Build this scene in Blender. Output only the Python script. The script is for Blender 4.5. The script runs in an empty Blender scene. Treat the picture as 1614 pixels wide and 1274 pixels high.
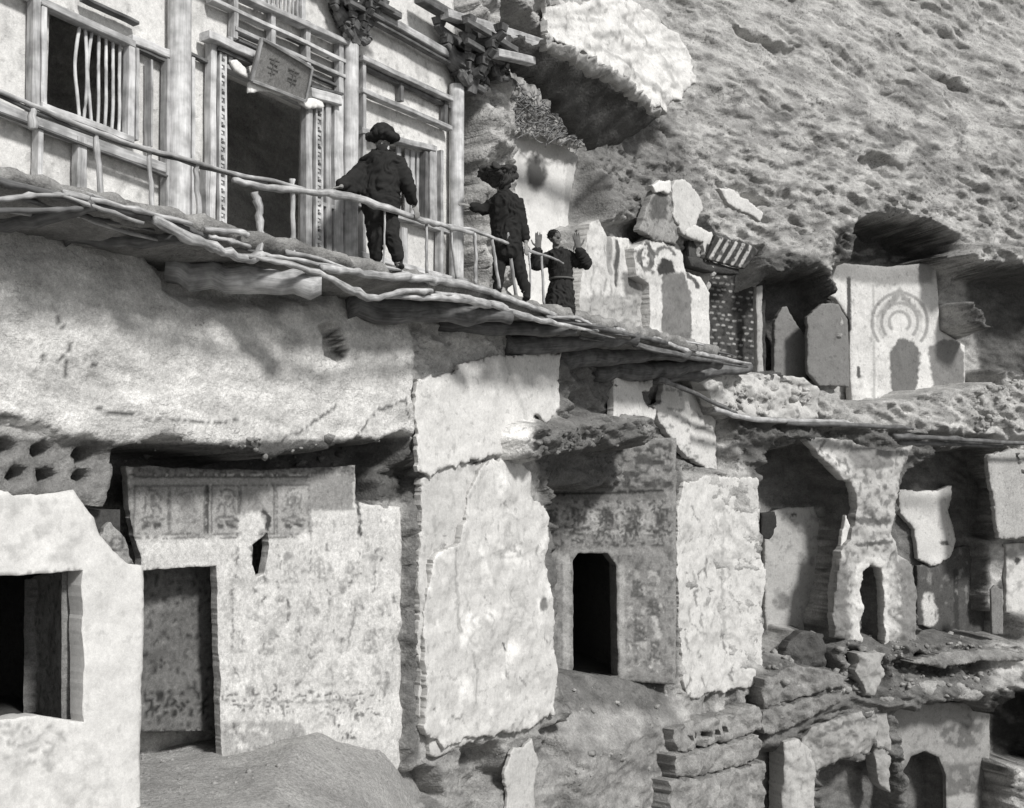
import bpy, bmesh, math, random
import numpy as np
from mathutils import Vector, Matrix, geometry
random.seed(7); rng = np.random.default_rng(7)
sc = bpy.context.scene
# ------------------------------------------------------------------ camera, world, sun, exposure
F = 1730.0; CX = 807.0; HY = 750.0
cd = bpy.data.cameras.new('camera'); cam = bpy.data.objects.new('camera', cd); sc.collection.objects.link(cam)
cam.location = (0, 0, 0); cam.rotation_euler = (math.radians(90), 0, 0)
cd.sensor_width = 36; cd.lens = 36 * F / 1614; cd.shift_y = (HY - 637) / 1614; cd.clip_end = 500; cd.clip_start = .05
sc.camera = cam
SUN = Vector((0.56, -0.66, 0.74)).normalized()
w = bpy.data.worlds.new('World'); sc.world = w; w.use_nodes = True
wn = w.node_tree; wn.nodes.clear()
sky = wn.nodes.new('ShaderNodeTexSky'); sky.sky_type = 'NISHITA'; sky.sun_disc = False
sky.sun_elevation = math.asin(SUN.z); sky.sun_rotation = math.atan2(SUN.x, SUN.y)
bw = wn.nodes.new('ShaderNodeRGBToBW'); bg = wn.nodes.new('ShaderNodeBackground'); wo = wn.nodes.new('ShaderNodeOutputWorld')
bg.inputs[1].default_value = .068
wn.links.new(sky.outputs[0], bw.inputs[0]); wn.links.new(bw.outputs[0], bg.inputs[0]); wn.links.new(bg.outputs[0], wo.inputs[0])
sd_ = bpy.data.lights.new('sun', 'SUN'); sd_.energy = 2.5; sd_.angle = math.radians(8); sd_.color = (1, .985, .965)
so = bpy.data.objects.new('sun', sd_); sc.collection.objects.link(so); so.rotation_euler = SUN.to_track_quat('Z', 'Y').to_euler()
sc.view_settings.view_transform = 'Standard'; sc.view_settings.look = 'None'; sc.view_settings.exposure = 0.70; sc.view_settings.gamma = 1
# ------------------------------------------------------------------ noise (numpy gradient noise)
_perm = rng.permutation(256); _perm = np.concatenate([_perm, _perm, _perm])
_g = rng.normal(size=(256, 3)); _g /= np.linalg.norm(_g, axis=1)[:, None]
def pnoise(p):
    p = np.asarray(p, float); i = np.floor(p).astype(int); f = p - i; u = f * f * f * (f * (f * 6 - 15) + 10); i &= 255
    r = 0
    for dx in (0, 1):
        for dy in (0, 1):
            for dz in (0, 1):
                h = _perm[_perm[_perm[(i[..., 0] + dx) & 255] + ((i[..., 1] + dy) & 255)] + ((i[..., 2] + dz) & 255)]
                g = _g[h]; d = f - np.array([dx, dy, dz])
                wt = (u[..., 0] if dx else 1 - u[..., 0]) * (u[..., 1] if dy else 1 - u[..., 1]) * (u[..., 2] if dz else 1 - u[..., 2])
                r = r + wt * (g * d).sum(-1)
    return r * 1.5
def fbm(p, o=4, lac=2.1, g=.5):
    p = np.asarray(p, float); a = 1; r = 0
    for k in range(o):
        r = r + a * pnoise(p + 13.7 * k); p = p * lac; a *= g
    return r
def sstep(a, b, x):
    t = np.clip((x - a) / (b - a), 0, 1); return t * t * (3 - 2 * t)
def poly_sd(x, y, poly):
    """signed distance, positive inside"""
    P = np.asarray(poly, float); n = len(P); d = np.full(x.shape, 1e9); ins = np.zeros(x.shape, bool)
    for i in range(n):
        ax, ay = P[i]; bx, by = P[(i + 1) % n]; ex, ey = bx - ax, by - ay; L = ex * ex + ey * ey + 1e-12
        t = np.clip(((x - ax) * ex + (y - ay) * ey) / L, 0, 1)
        d = np.minimum(d, (x - ax - t * ex) ** 2 + (y - ay - t * ey) ** 2)
        c = ((ay > y) != (by > y)) & (x < (bx - ax) * (y - ay) / (by - ay + 1e-12) + ax); ins ^= c
    d = np.sqrt(d); return np.where(ins, d, -d)
def line_d(x, y, pts):
    d = np.full(x.shape, 1e9)
    for (ax, ay), (bx, by) in zip(pts[:-1], pts[1:]):
        ex, ey = bx - ax, by - ay; L = ex * ex + ey * ey + 1e-12; t = np.clip(((x - ax) * ex + (y - ay) * ey) / L, 0, 1)
        d = np.minimum(d, np.hypot(x - ax - t * ex, y - ay - t * ey))
    return d
# ------------------------------------------------------------------ the cliff's plan line: straight, then turning across the view
_S = np.arange(-14, 34, .01)
_ang = math.atan2(.837, .547) + (math.atan2(.40, .916) - math.atan2(.837, .547)) * sstep(9.3, 13.0, _S)
_dx, _dy = np.cos(_ang), np.sin(_ang)
_i0 = int(round(14 / .01))
_X = np.cumsum(_dx) * .01; _Y = np.cumsum(_dy) * .01
_X += -1.95 - _X[_i0]; _Y += 13.75 - _Y[_i0]
def cpos(s, n):
    s = np.asarray(s, float); a = np.interp(s, _S, _ang)
    return np.interp(s, _S, _X) + n * np.sin(a), np.interp(s, _S, _Y) - n * np.cos(a)
def unproj(px, py, n):
    """photograph pixel -> (s, z) on the wall surface that stands n metres out of the cliff line"""
    px = np.asarray(px, float); py = np.asarray(py, float)
    X = _X + n * np.sin(_ang); Y = _Y - n * np.cos(_ang)
    q = CX + F * X / np.maximum(Y, .5)
    q = np.maximum.accumulate(q)
    s = np.interp(px, q, _S); y = np.interp(s, _S, Y)
    return s, (HY - py) / F * y
def W(px, py, n):
    s, z = unproj(px, py, n); x, y = cpos(s, n); return Vector((float(x), float(y), float(z)))
def N3(s):
    a = float(np.interp(s, _S, _ang)); return Vector((math.sin(a), -math.cos(a), 0))
def D3(s):
    a = float(np.interp(s, _S, _ang)); return Vector((math.cos(a), math.sin(a), 0))
def proj(co):
    return CX + F * co[:, 0] / np.maximum(co[:, 1], .3), HY - F * co[:, 2] / np.maximum(co[:, 1], .3)
# ------------------------------------------------------------------ materials (all neutral greys, as in the black and white photograph)
def mat_stone(name, mott=.25, speck=.25, bump=.35, dist=.03, stain=0.0, scale=1.0, strata=0.0, base=None):
    m = bpy.data.materials.new(name); m.use_nodes = True; t = m.node_tree; N = t.nodes; L = t.links
    b = N['Principled BSDF']; b.inputs['Roughness'].default_value = .95; b.inputs['Specular IOR Level'].default_value = .15
    g = N.new('ShaderNodeNewGeometry'); P = g.outputs['Position']
    def noise(sc_, det, rough=.6, vec=P):
        n = N.new('ShaderNodeTexNoise'); n.inputs['Scale'].default_value = sc_ * scale; n.inputs['Detail'].default_value = det; n.inputs['Roughness'].default_value = rough
        L.new(vec, n.inputs['Vector']); return n.outputs['Fac']
    def ramp(src, a, b_, lo, hi):
        r = N.new('ShaderNodeMapRange'); r.inputs['From Min'].default_value = a; r.inputs['From Max'].default_value = b_
        r.inputs['To Min'].default_value = lo; r.inputs['To Max'].default_value = hi; L.new(src, r.inputs['Value']); return r.outputs[0]
    def mul(a, c, op='MULTIPLY'):
        q = N.new('ShaderNodeMath'); q.operation = op
        for k, v in ((0, a), (1, c)):
            if isinstance(v, (int, float)): q.inputs[k].default_value = v
            else: L.new(v, q.inputs[k])
        return q.outputs[0]
    if base is None:
        at = N.new('ShaderNodeAttribute'); at.attribute_name = 'tone'; col = at.outputs['Fac']
    else: col = base
    n1 = noise(1.7, 5, .65); n2 = noise(22, 4, .7); n6 = noise(75, 2, .8)
    col = mul(col, ramp(n1, .3, .7, 1 - mott, 1 + mott * .6)); col = mul(col, ramp(n2, .3, .7, 1 - speck, 1 + speck * .6)); col = mul(col, ramp(n6, .3, .7, 1 - speck * .9, 1 + speck * .8))
    h = mul(noise(7, 6, .7), mul(n2, .45), 'ADD')
    if strata:
        mp = N.new('ShaderNodeMapping'); mp.inputs['Scale'].default_value = (1.5, 1.5, 3.4); mp.inputs['Rotation'].default_value = (.0, .30, 0); L.new(P, mp.inputs[0])
        n3 = noise(1.3, 7, .62, mp.outputs[0]); col = mul(col, ramp(n3, .35, .65, 1 - strata, 1 + strata * .6)); h = mul(h, mul(n3, 1.2), 'ADD')
        n8 = noise(2.6, 3, .5, mp.outputs[0])
        r8 = N.new('ShaderNodeMath'); r8.operation = 'SUBTRACT'; L.new(n8, r8.inputs[0]); r8.inputs[1].default_value = .5
        a8 = N.new('ShaderNodeMath'); a8.operation = 'ABSOLUTE'; L.new(r8.outputs[0], a8.inputs[0]); cr = ramp(a8.outputs[0], .0, .014, .55, 1.0)
        gate = ramp(noise(1.1, 2), .50, .60, 0, .8); inv = mul(mul(mul(cr, -1), 1.0, 'ADD'), gate); crack = mul(mul(inv, -1), 1.0, 'ADD')
        col = mul(col, crack); h = mul(h, mul(crack, .6), 'ADD')
        v = N.new('ShaderNodeTexVoronoi'); v.inputs['Scale'].default_value = 26; v.inputs['Randomness'].default_value = 1; L.new(P, v.inputs['Vector'])
        rga = N.new('ShaderNodeAttribute'); rga.attribute_name = 'rg'; rg_ = rga.outputs['Fac']; pp = mul(mul(ramp(noise(13, 3, .6), .35, .46, -.5, 0), rg_), ramp(noise(1.6, 3), .42, .58, .15, 1))
        col = mul(col, mul(pp, 1.0, 'ADD')); h = mul(h, mul(pp, .5), 'ADD'); h = mul(h, mul(v.outputs['Distance'], -.25), 'ADD')
    if stain:
        n4 = noise(9, 3, .55); col = mul(col, ramp(n4, .60, .68, 1, 1 - stain)); h = mul(h, ramp(n4, .60, .68, 0, -.3), 'ADD')
        mp2 = N.new('ShaderNodeMapping'); mp2.inputs['Scale'].default_value = (6, 6, 1.1); L.new(P, mp2.inputs[0])
        n5 = noise(3, 4, .6, mp2.outputs[0]); col = mul(col, ramp(n5, .55, .75, 1, 1 - stain * .45))
    cb = N.new('ShaderNodeCombineColor'); L.new(col, cb.inputs[0]); L.new(mul(col, .99), cb.inputs[1]); L.new(mul(col, .965), cb.inputs[2])
    L.new(cb.outputs[0], b.inputs['Base Color'])
    bp = N.new('ShaderNodeBump'); bp.inputs['Strength'].default_value = bump; bp.inputs['Distance'].default_value = dist; L.new(h, bp.inputs['Height']); L.new(bp.outputs[0], b.inputs['Normal'])
    return m
def mat_wood(name, tone, contrast=.45, bump=.4):
    m = bpy.data.materials.new(name); m.use_nodes = True; t = m.node_tree; N = t.nodes; L = t.links
    b = N['Principled BSDF']; b.inputs['Roughness'].default_value = .85; b.inputs['Specular IOR Level'].default_value = .2
    at = N.new('ShaderNodeAttribute'); at.attribute_name = 'gc'
    mp = N.new('ShaderNodeMapping'); mp.inputs['Scale'].default_value = (1.3, 22, 22); L.new(at.outputs['Vector'], mp.inputs[0])
    n = N.new('ShaderNodeTexNoise'); n.inputs['Scale'].default_value = 1.6; n.inputs['Detail'].default_value = 5; n.inputs['Roughness'].default_value = .7; L.new(mp.outputs[0], n.inputs['Vector'])
    g = N.new('ShaderNodeNewGeometry')
    n2 = N.new('ShaderNodeTexNoise'); n2.inputs['Scale'].default_value = 6; n2.inputs['Detail'].default_value = 5; L.new(g.outputs['Position'], n2.inputs['Vector'])
    r = N.new('ShaderNodeMapRange'); r.inputs[1].default_value = .3; r.inputs[2].default_value = .7; r.inputs[3].default_value = tone * (1 - contrast); r.inputs[4].default_value = tone * (1 + contrast * .5); L.new(n.outputs['Fac'], r.inputs[0])
    r2 = N.new('ShaderNodeMapRange'); r2.inputs[1].default_value = .32; r2.inputs[2].default_value = .65; r2.inputs[3].default_value = .55; r2.inputs[4].default_value = 1.12; L.new(n2.outputs['Fac'], r2.inputs[0])
    q = N.new('ShaderNodeMath'); q.operation = 'MULTIPLY'; L.new(r.outputs[0], q.inputs[0]); L.new(r2.outputs[0], q.inputs[1])
    cb = N.new('ShaderNodeCombineColor')
    for k in range(3): L.new(q.outputs[0], cb.inputs[k])
    L.new(cb.outputs[0], b.inputs['Base Color'])
    bp = N.new('ShaderNodeBump'); bp.inputs['Strength'].default_value = bump; bp.inputs['Distance'].default_value = .012; L.new(n.outputs['Fac'], bp.inputs['Height']); L.new(bp.outputs[0], b.inputs['Normal'])
    return m
M = {}
M['rock'] = mat_stone('cliff rock', .28, .26, .5, .06, 0, 1, .26)
M['sand'] = mat_stone('sand', .2, .4, .8, .04)
M['plaster'] = mat_stone('worn plaster', .12, .16, .5, .022, .22)
M['clean'] = mat_stone('lime plaster', .1, .12, .25, .012, .12)
M['mural'] = mat_stone('painted plaster', .16, .28, .4, .012, .25)
M['wood'] = mat_wood('weathered timber', .46)
M['woodl'] = mat_wood('pale timber', .62, .3)
M['woodd'] = mat_wood('dark timber', .16, .5)
M['pole'] = mat_wood('bleached pole', .50, .6, .7)
M['cloth'] = mat_stone('dark cloth', .15, .12, .12, .004, 0, 2)
M['reed'] = mat_wood('reed', .26, .5)
M['skin'] = mat_stone('skin', .1, .15, .1, .004, 0, 4)
# ------------------------------------------------------------------ object helpers
def tag(o, label=None, cat=None, group=None, kind=None):
    if label: o['label'] = label
    if cat: o['category'] = cat
    if group: o['group'] = group
    if kind: o['kind'] = kind
    return o
def empty(name, loc, label, cat, group=None):
    o = bpy.data.objects.new(name, None); sc.collection.objects.link(o); o.location = loc; o.empty_display_size = .1
    return tag(o, label, cat, group)
def mk(name, verts, faces, mat, parent=None, smooth=False, attrs=None):
    me = bpy.data.meshes.new(name)
    verts = np.asarray(verts, float).reshape(-1, 3)
    if parent is not None:
        verts = verts - np.array(parent.matrix_basis.translation if parent.parent is None else parent['_o'] if '_o' in parent else (0, 0, 0))
    if isinstance(faces, np.ndarray):
        k = faces.shape[1]
        me.vertices.add(len(verts)); me.vertices.foreach_set('co', verts.ravel())
        me.loops.add(faces.size); me.loops.foreach_set('vertex_index', faces.ravel().astype(np.int32))
        me.polygons.add(len(faces)); me.polygons.foreach_set('loop_start', np.arange(0, faces.size, k, dtype=np.int32)); me.polygons.foreach_set('loop_total', np.full(len(faces), k, np.int32))
        me.update(calc_edges=True); me.validate()
    else:
        me.from_pydata(verts.tolist(), [], faces); me.update()
    if smooth: me.polygons.foreach_set('use_smooth', np.ones(len(me.polygons), bool))
    for an, (ty, data) in (attrs or {}).items():
        a = me.attributes.new(an, ty, 'POINT')
        a.data.foreach_set('vector' if ty == 'FLOAT_VECTOR' else 'value', np.asarray(data, np.float32).ravel())
    if mat: me.materials.append(mat)
    o = bpy.data.objects.new(name, me); sc.collection.objects.link(o)
    if parent is not None: o.parent = parent
    return o
class MB:
    """collects several solids into one mesh (one object)"""
    def __init__(s): s.v = []; s.f = []; s.g = []
    def add(s, v, f, g=None):
        o = len(s.v); s.v += [tuple(p) for p in v]; s.f += [tuple(i + o for i in q) for q in f]
        s.g += list(g) if g is not None else [tuple(p) for p in v]
    def beam(s, a, b, wu, wn, nrm, seg=6, wob=.004, taper=1.0):
        a = Vector(a); b = Vector(b); d = b - a; L = d.length; d.normalize(); nv = Vector(nrm); nv = (nv - d * nv.dot(d)).normalized(); u = d.cross(nv).normalized()
        o = random.random() * 50; c = min(wu, wn) * .1
        prof = [(-wu/2 + c, -wn/2), (wu/2 - c, -wn/2), (wu/2, -wn/2 + c), (wu/2, wn/2 - c), (wu/2 - c, wn/2), (-wu/2 + c, wn/2), (-wu/2, wn/2 - c), (-wu/2, -wn/2 + c)]
        V = []; G = []
        for i in range(seg + 1):
            t = i / seg; jx, jy = random.uniform(-wob, wob), random.uniform(-wob, wob); k = 1 + (taper - 1) * t
            for (x, y) in prof:
                V.append(a + d * L * t + u * (x * k + jx) + nv * (y * k + jy)); G.append((o + L * t, x, y))
        Fc = []; m = 8
        for i in range(seg):
            for j in range(m):
                Fc.append((i*m + j, i*m + (j+1) % m, (i+1)*m + (j+1) % m, (i+1)*m + j))
        Fc.append(tuple(range(m))[::-1]); Fc.append(tuple(seg*m + j for j in range(m)))
        s.add(V, Fc, G)
    def tube(s, pts, rad, m=8, sub=4, wob=.12, caps=True):
        pts = [Vector(p) for p in pts]; n = len(pts)
        if not hasattr(rad, '__len__'): rad = [rad] * n
        Q = []; R = []
        for i in range(n - 1):
            p0 = pts[max(i-1, 0)]; p1 = pts[i]; p2 = pts[i+1]; p3 = pts[min(i+2, n-1)]
            for k in range(sub):
                t = k / sub
                Q.append(.5 * ((2*p1) + (p2-p0)*t + (2*p0-5*p1+4*p2-p3)*t*t + (3*p1-p0-3*p2+p3)*t**3)); R.append(rad[i]*(1-t) + rad[i+1]*t)
        Q.append(pts[-1]); R.append(rad[-1]); V = []; G = []; o = random.random()*50; l = 0
        ref = Vector((0.13, .2, 1)).normalized()
        for i, (q, r) in enumerate(zip(Q, R)):
            d = (Q[min(i+1, len(Q)-1)] - Q[max(i-1, 0)]).normalized()
            u = d.cross(ref)
            if u.length < .2: u = d.cross(Vector((1, 0, 0)))
            u.normalize(); v = d.cross(u); l += (Q[i] - Q[i-1]).length if i else 0
            r *= (1 + random.uniform(-wob, wob)) * (1.28 if wob > .09 and random.random() < .10 else 1)
            if wob > .09: q = q + Vector((random.uniform(-1, 1), random.uniform(-1, 1), random.uniform(-1, 1))) * r * .28
            for j in range(m):
                a = 2*math.pi*j/m; rr = r * (1 + random.uniform(-wob, wob) * .6)
                V.append(q + u*math.cos(a)*rr + v*math.sin(a)*rr); G.append((o + l, r*math.cos(a), r*math.sin(a)))
        Fc = []
        for i in range(len(Q)-1):
            for j in range(m): Fc.append((i*m+j, i*m+(j+1) % m, (i+1)*m+(j+1) % m, (i+1)*m+j))
        if caps: Fc.append(tuple(range(m))[::-1]); Fc.append(tuple((len(Q)-1)*m+j for j in range(m)))
        s.add(V, Fc, G)
    def build(s, name, mat, parent=None, smooth=False, tone=None):
        at = {'gc': ('FLOAT_VECTOR', np.array(s.g))}
        if tone is not None: at['tone'] = ('FLOAT', np.full(len(s.v), tone))
        o = mk(name, np.array([tuple(p) for p in s.v]), s.f, mat, parent, smooth, at)
        bm = bmesh.new(); bm.from_mesh(o.data); bmesh.ops.recalc_face_normals(bm, faces=bm.faces); bm.to_mesh(o.data); bm.free()
        return o
# surfaces a traced slab can lie on
class Wall:                                                       # follows the cliff line at n metres, leaning by k
    def __init__(s, n, k=0.0): s.n = n; s.k = k
    def uv(s, px, py):
        n = s.n
        px = np.asarray(px, float); py = np.asarray(py, float)
        if not s.k: return unproj(px, py, n)
        a = np.zeros_like(px); z = np.zeros_like(px)
        for i in range(len(px)):
            m = s.n
            for _ in range(45): aa, zz = unproj(px[i:i+1], py[i:i+1], m); m = .5 * m + .5 * (s.n + s.k * zz[0])
            a[i], z[i] = aa[0], zz[0]
        return a, z
    def pos(s, a, z, off=0):
        x, y = cpos(a, s.n + s.k * z + off); return np.stack([x, y, z], -1)
class Flat:                                                       # vertical plane through two plan points given as (pixel column, distance)
    def __init__(s, pa, ya, pb, yb):
        s.a = np.array([(pa - CX) / F * ya, ya]); b = np.array([(pb - CX) / F * yb, yb]); d = b - s.a; s.d = d / np.linalg.norm(d); s.n = np.array([s.d[1], -s.d[0]])
    def uv(s, px, py):
        r = (np.asarray(px, float) - CX) / F
        t = (r * s.a[1] - s.a[0]) / (s.d[0] - r * s.d[1]); y = s.a[1] + t * s.d[1]; return t, (HY - np.asarray(py, float)) / F * y
    def pos(s, a, z, off=0):
        a = np.asarray(a, float); off = np.broadcast_to(off, a.shape)
        return np.stack([s.a[0] + a * s.d[0] + off * s.n[0], s.a[1] + a * s.d[1] + off * s.n[1], np.broadcast_to(z, a.shape)], -1)
def resample(P, res, rag, seed):
    out = []; n = len(P)
    for i in range(n):
        a = np.array(P[i]); b = np.array(P[(i+1) % n]); L = np.linalg.norm(b - a); k = max(1, int(L / res))
        for j in range(k): out.append(a + (b - a) * j / k)
    out = np.array(out)
    if rag:
        q = np.column_stack([out, np.full(len(out), seed)])
        out = out + rag * np.column_stack([fbm(q * 3 + 3, 5, 2.4, .68), fbm(q * 3 + 41, 5, 2.4, .68)])
    return out
def paint_tone(px, py, base, ops):
    t = np.full(px.shape, float(base))
    jx = px + 3 * fbm(np.column_stack([px, py, 0*px]) / 9, 3); jy = py + 3 * fbm(np.column_stack([px, py, 0*px + 7]) / 9, 3)
    for op in ops:
        k, geo, val = op[:3]; soft = op[3] if len(op) > 3 else 2
        if k == 'poly': m = sstep(-soft, soft, poly_sd(jx, jy, geo))
        elif k == 'line': m = 1 - sstep(op[4] * .5, op[4] * .5 + soft, line_d(jx, jy, geo))
        elif k == 'sline': m = 1 - sstep(op[4] * .5, op[4] * .5 + soft, line_d(px, py, geo))
        elif k == 'blob': m = 1 - sstep(1 - .3, 1 + .3, np.hypot((jx - geo[0]) / geo[2], (jy - geo[1]) / geo[3]))
        elif k == 'noise':                    # geo = poly or None, soft = (sx, sy), op[4] = threshold
            m = sstep(op[4] - .03, op[4] + .27, fbm(np.column_stack([px / soft[0], py / soft[1], 0*px + (op[5] if len(op) > 5 else 0)]), 3))
            if geo: m = m * sstep(-2, 2, poly_sd(jx, jy, geo))
        t = t * (1 - m) + val * m
    return t
_seed = [0]
def slab(name, poly, pl, thick, mat, tone, label=None, cat=None, group=None, holes=(), res=.05, rag=.03, rough=.008, paint=(), parent=None, bow=0.0, lobes=0.0):
    """a thick traced panel: front face triangulated finely, sides going back into what carries it"""
    _seed[0] += 1; sd = _seed[0] * 3.1
    if thick > .18: rag = rag * .5
    P = np.array(poly, float); a, z = pl.uv(P[:, 0], P[:, 1]); out = resample(np.column_stack([a, z]), res, rag, sd)
    H = []
    for h in holes:
        hp = np.array(h, float); ha, hz = pl.uv(hp[:, 0], hp[:, 1]); H.append(resample(np.column_stack([ha, hz]), res, min(rag, .012), sd + 5))
    x0, y0 = out.min(0); x1, y1 = out.max(0)
    gx, gy = np.meshgrid(np.arange(x0, x1, res), np.arange(y0, y1, res)); gx = gx.ravel() + rng.uniform(-.25, .25, gx.size) * res; gy = gy.ravel() + rng.uniform(-.25, .25, gy.size) * res
    keep = poly_sd(gx, gy, out) > res * .45
    for h in H: keep &= poly_sd(gx, gy, h) < -res * .45
    gx, gy = gx[keep], gy[keep]
    pts = [Vector(p) for p in out]; loops = [list(range(len(out)))]
    for h in H: o = len(pts); pts += [Vector(p) for p in h]; loops.append(list(range(o, o + len(h))))
    pts += [Vector((float(p), float(q))) for p, q in zip(gx, gy)]
    edges = [(l[i], l[(i+1) % len(l)]) for l in loops for i in range(len(l))]
    V, E, Fc, *_ = geometry.delaunay_2d_cdt(pts, edges, [], 0, 1e-6)
    V = np.array([tuple(v) for v in V]); Fc = np.array([f for f in Fc if len(f) == 3])
    c = V[Fc].mean(1); k = poly_sd(c[:, 0], c[:, 1], out) > 0
    for h in H: k &= poly_sd(c[:, 0], c[:, 1], h) < 0
    Fc = Fc[k]; used = np.unique(Fc); remap = -np.ones(len(V), int); remap[used] = np.arange(len(used)); V = V[used]; Fc = remap[Fc]
    ed = poly_sd(V[:, 0], V[:, 1], out); e = np.abs(ed)
    q = np.column_stack([V * 2.2, np.full(len(V), sd)])
    off = rough * 2.2 * fbm(q, 4, 2.2, .55) - .12 * thick * np.exp(-e / (thick * .2 + 1e-4)) * (1 if rag else 0)
    if bow: off = off + bow * sstep(0, 1, e / max(e.max(), 1e-3))
    if lobes: off = off + lobes * fbm(q * .6 + 9, 3)
    co = pl.pos(V[:, 0], V[:, 1], off)
    # boundary edges
    eg = {}
    for f in Fc:
        for i in range(3):
            A, B = int(f[i]), int(f[(i+1) % 3])
            if (B, A) in eg: del eg[(B, A)]
            else: eg[(A, B)] = 1
    bv = sorted({v for ab in eg for v in ab}); idx = {v: len(V) + i for i, v in enumerate(bv)}
    back = pl.pos(V[bv, 0], V[bv, 1], -thick)
    n = N3(0); tri = co[Fc[0]]; nn = np.cross(tri[1] - tri[0], tri[2] - tri[0]); flip = nn[1] > 0
    faces = [tuple(int(x) for x in (f[::-1] if flip else f)) for f in Fc]
    for (A, B) in eg: faces.append((B, A, idx[A], idx[B]) if not flip else (A, B, idx[B], idx[A]))
    allc = np.vstack([co, back]); px, py = proj(allc)
    fx, fy = proj(pl.pos(V[:, 0], V[:, 1], 0)); px[:len(V)] = fx; py[:len(V)] = fy
    tn = paint_tone(px, py, tone, paint)
    tn[len(V):] = tone * .7
    o = mk(name, allc, faces, mat, parent, False, {'tone': ('FLOAT', tn), 'gc': ('FLOAT_VECTOR', np.column_stack([np.r_[V[:, 1], V[bv, 1]], np.r_[V[:, 0], V[bv, 0]], 0 * px]))})
    sm = np.zeros(len(faces), bool); sm[:len(Fc)] = True; o.data.polygons.foreach_set('use_smooth', sm)
    if parent is None: tag(o, label, cat, group)
    return o
# ------------------------------------------------------------------ CLIFF
DS = .04
s_ = np.arange(-9, 31, DS); z_ = np.arange(-9.2, 16.5, DS); SS, ZZ = np.meshgrid(s_, z_)
NN = np.zeros_like(SS) + .05; RG = np.full_like(SS, 1.0)            # relief and roughness
warp = np.stack([SS, ZZ, 0*SS], -1)
WX = SS + .09 * fbm(warp * 2.1, 3, 2.1, .45); WZ = ZZ + .10 * fbm(warp * 2.1 + 31, 3, 2.1, .5)
def relief(poly, n, w=.08, rough=None, at=None, ragged=True):
    """push the rock inside a traced outline to n metres (number or function of s, z)"""
    global NN, RG
    P = np.array(poly, float); base = at if at is not None else (0.0 if callable(n) else n)
    s, z = unproj(P[:, 0], P[:, 1], base); Q = np.column_stack([s, z])
    m0 = w * 2 + .5; ii = np.where((s_ > s.min() - m0) & (s_ < s.max() + m0))[0]; jj = np.where((z_ > z.min() - m0) & (z_ < z.max() + m0))[0]
    if not len(ii) or not len(jj): return
    sl = (slice(jj[0], jj[-1] + 1), slice(ii[0], ii[-1] + 1))
    m = sstep(-w, w, poly_sd(WX[sl] if ragged else SS[sl], WZ[sl] if ragged else ZZ[sl], Q))
    val = n(SS[sl], ZZ[sl]) if callable(n) else n
    NN[sl] = NN[sl] * (1 - m) + val * m
    if rough is not None: RG[sl] = RG[sl] * (1 - m) + rough * m
# upper cliff leans back to the right of the halls; the halls' hollow lies behind the timber front
def leanf(s, z): return .30 * np.clip(z - 4.2, 0, 9) * sstep(4, 9, s) + .12 * np.clip(z - 4.2, 0, 9)
lean = leanf(SS, ZZ)
NN -= lean
NN = np.where(ZZ < -3.6, NN + .06 * (-3.6 - ZZ) * sstep(4, 8, SS), NN)
relief([(-300, -600), (742, -200), (738, 470), (600, 440), (350, 375), (0, 290), (-300, 200)], -1.9, .05, .3, at=-.2)
relief([(790, 40), (862, 66), (950, 112), (1045, 182), (1000, 235), (930, 240), (850, 150)], -.8, .08, .4, at=0)
relief([(733, -40), (800, 40), (880, 150), (912, 225), (905, 330), (898, 420), (905, 520), (733, 480)], -.95, .06, .2)
# long overhanging plastered wall under the walkway
relief([(-400, 60), (0, 285), (350, 380), (650, 450), (655, 700), (600, 700), (560, 712), (500, 722), (450, 738), (400, 735), (345, 722), (300, 715), (190, 702), (100, 690), (60, 672), (0, 664), (-400, 600)],
       lambda s, z: .20 - .14 * sstep(1.75, 2.3, z) - .05 * (1 - sstep(.05, .5, z)), .04, .20, at=.2)
relief([(245, 405), (300, 395), (420, 410), (520, 440), (510, 470), (420, 478), (300, 478), (255, 460)], -.15, .12, .8, at=.1)
relief([(505, 518), (530, 515), (548, 548), (540, 572), (520, 560)], -.12, .06, .0, at=.2)
# left: broken ground layer with beam sockets
relief([(-400, 600), (0, 660), (60, 672), (100, 692), (190, 705), (205, 770), (235, 900), (215, 1340), (-400, 1340)], lambda s, z: -.22 + .30 * sstep(-.55, -.15, z), .05, .35, at=0)
relief([(-300, 915), (150, 902), (150, 1134), (-300, 1150)], -6, .03, .3, at=-.22, ragged=False)
for (x, y, r) in ((8, 706, 15), (66, 708, 13), (132, 718, 15), (24, 748, 14), (72, 750, 14), (128, 750, 12), (-40, 740, 14)):
    relief([(x + r*math.cos(a*.785), y + r*.8*math.sin(a*.785)) for a in range(8)], -.30, .03, .3, at=.08, ragged=False)
# painted chamber recess (its painted wall is a wall of its own inside)
relief([(186, 705), (240, 700), (340, 708), (400, 718), (450, 722), (500, 710), (560, 700), (640, 685), (650, 760), (640, 1330), (180, 1330)], lambda s, z: np.clip(-1.5 + .20 * (s + 2.7), -1.6, -.6), .05, .5, at=.1)
# first pillar and its foot
relief([(640, 545), (880, 560), (882, 640), (835, 690), (840, 720), (868, 830), (880, 900), (880, 1330), (640, 1330)], .06, .06, .5)
relief([(655, 730), (632, 800), (630, 1330), (600, 1330), (600, 730)], -.35, .05, .9, at=-.1)
relief([(720, 1180), (745, 1170), (780, 1180), (795, 1230), (760, 1262), (722, 1240)], -.45, .07, .8, at=0)
relief([(845, 1150), (880, 1140), (885, 1200), (858, 1205)], -.3, .07, .8, at=0)
relief([(615, 1215), (680, 1215), (690, 1260), (620, 1262)], -.5, .07, .8, at=0)
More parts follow.
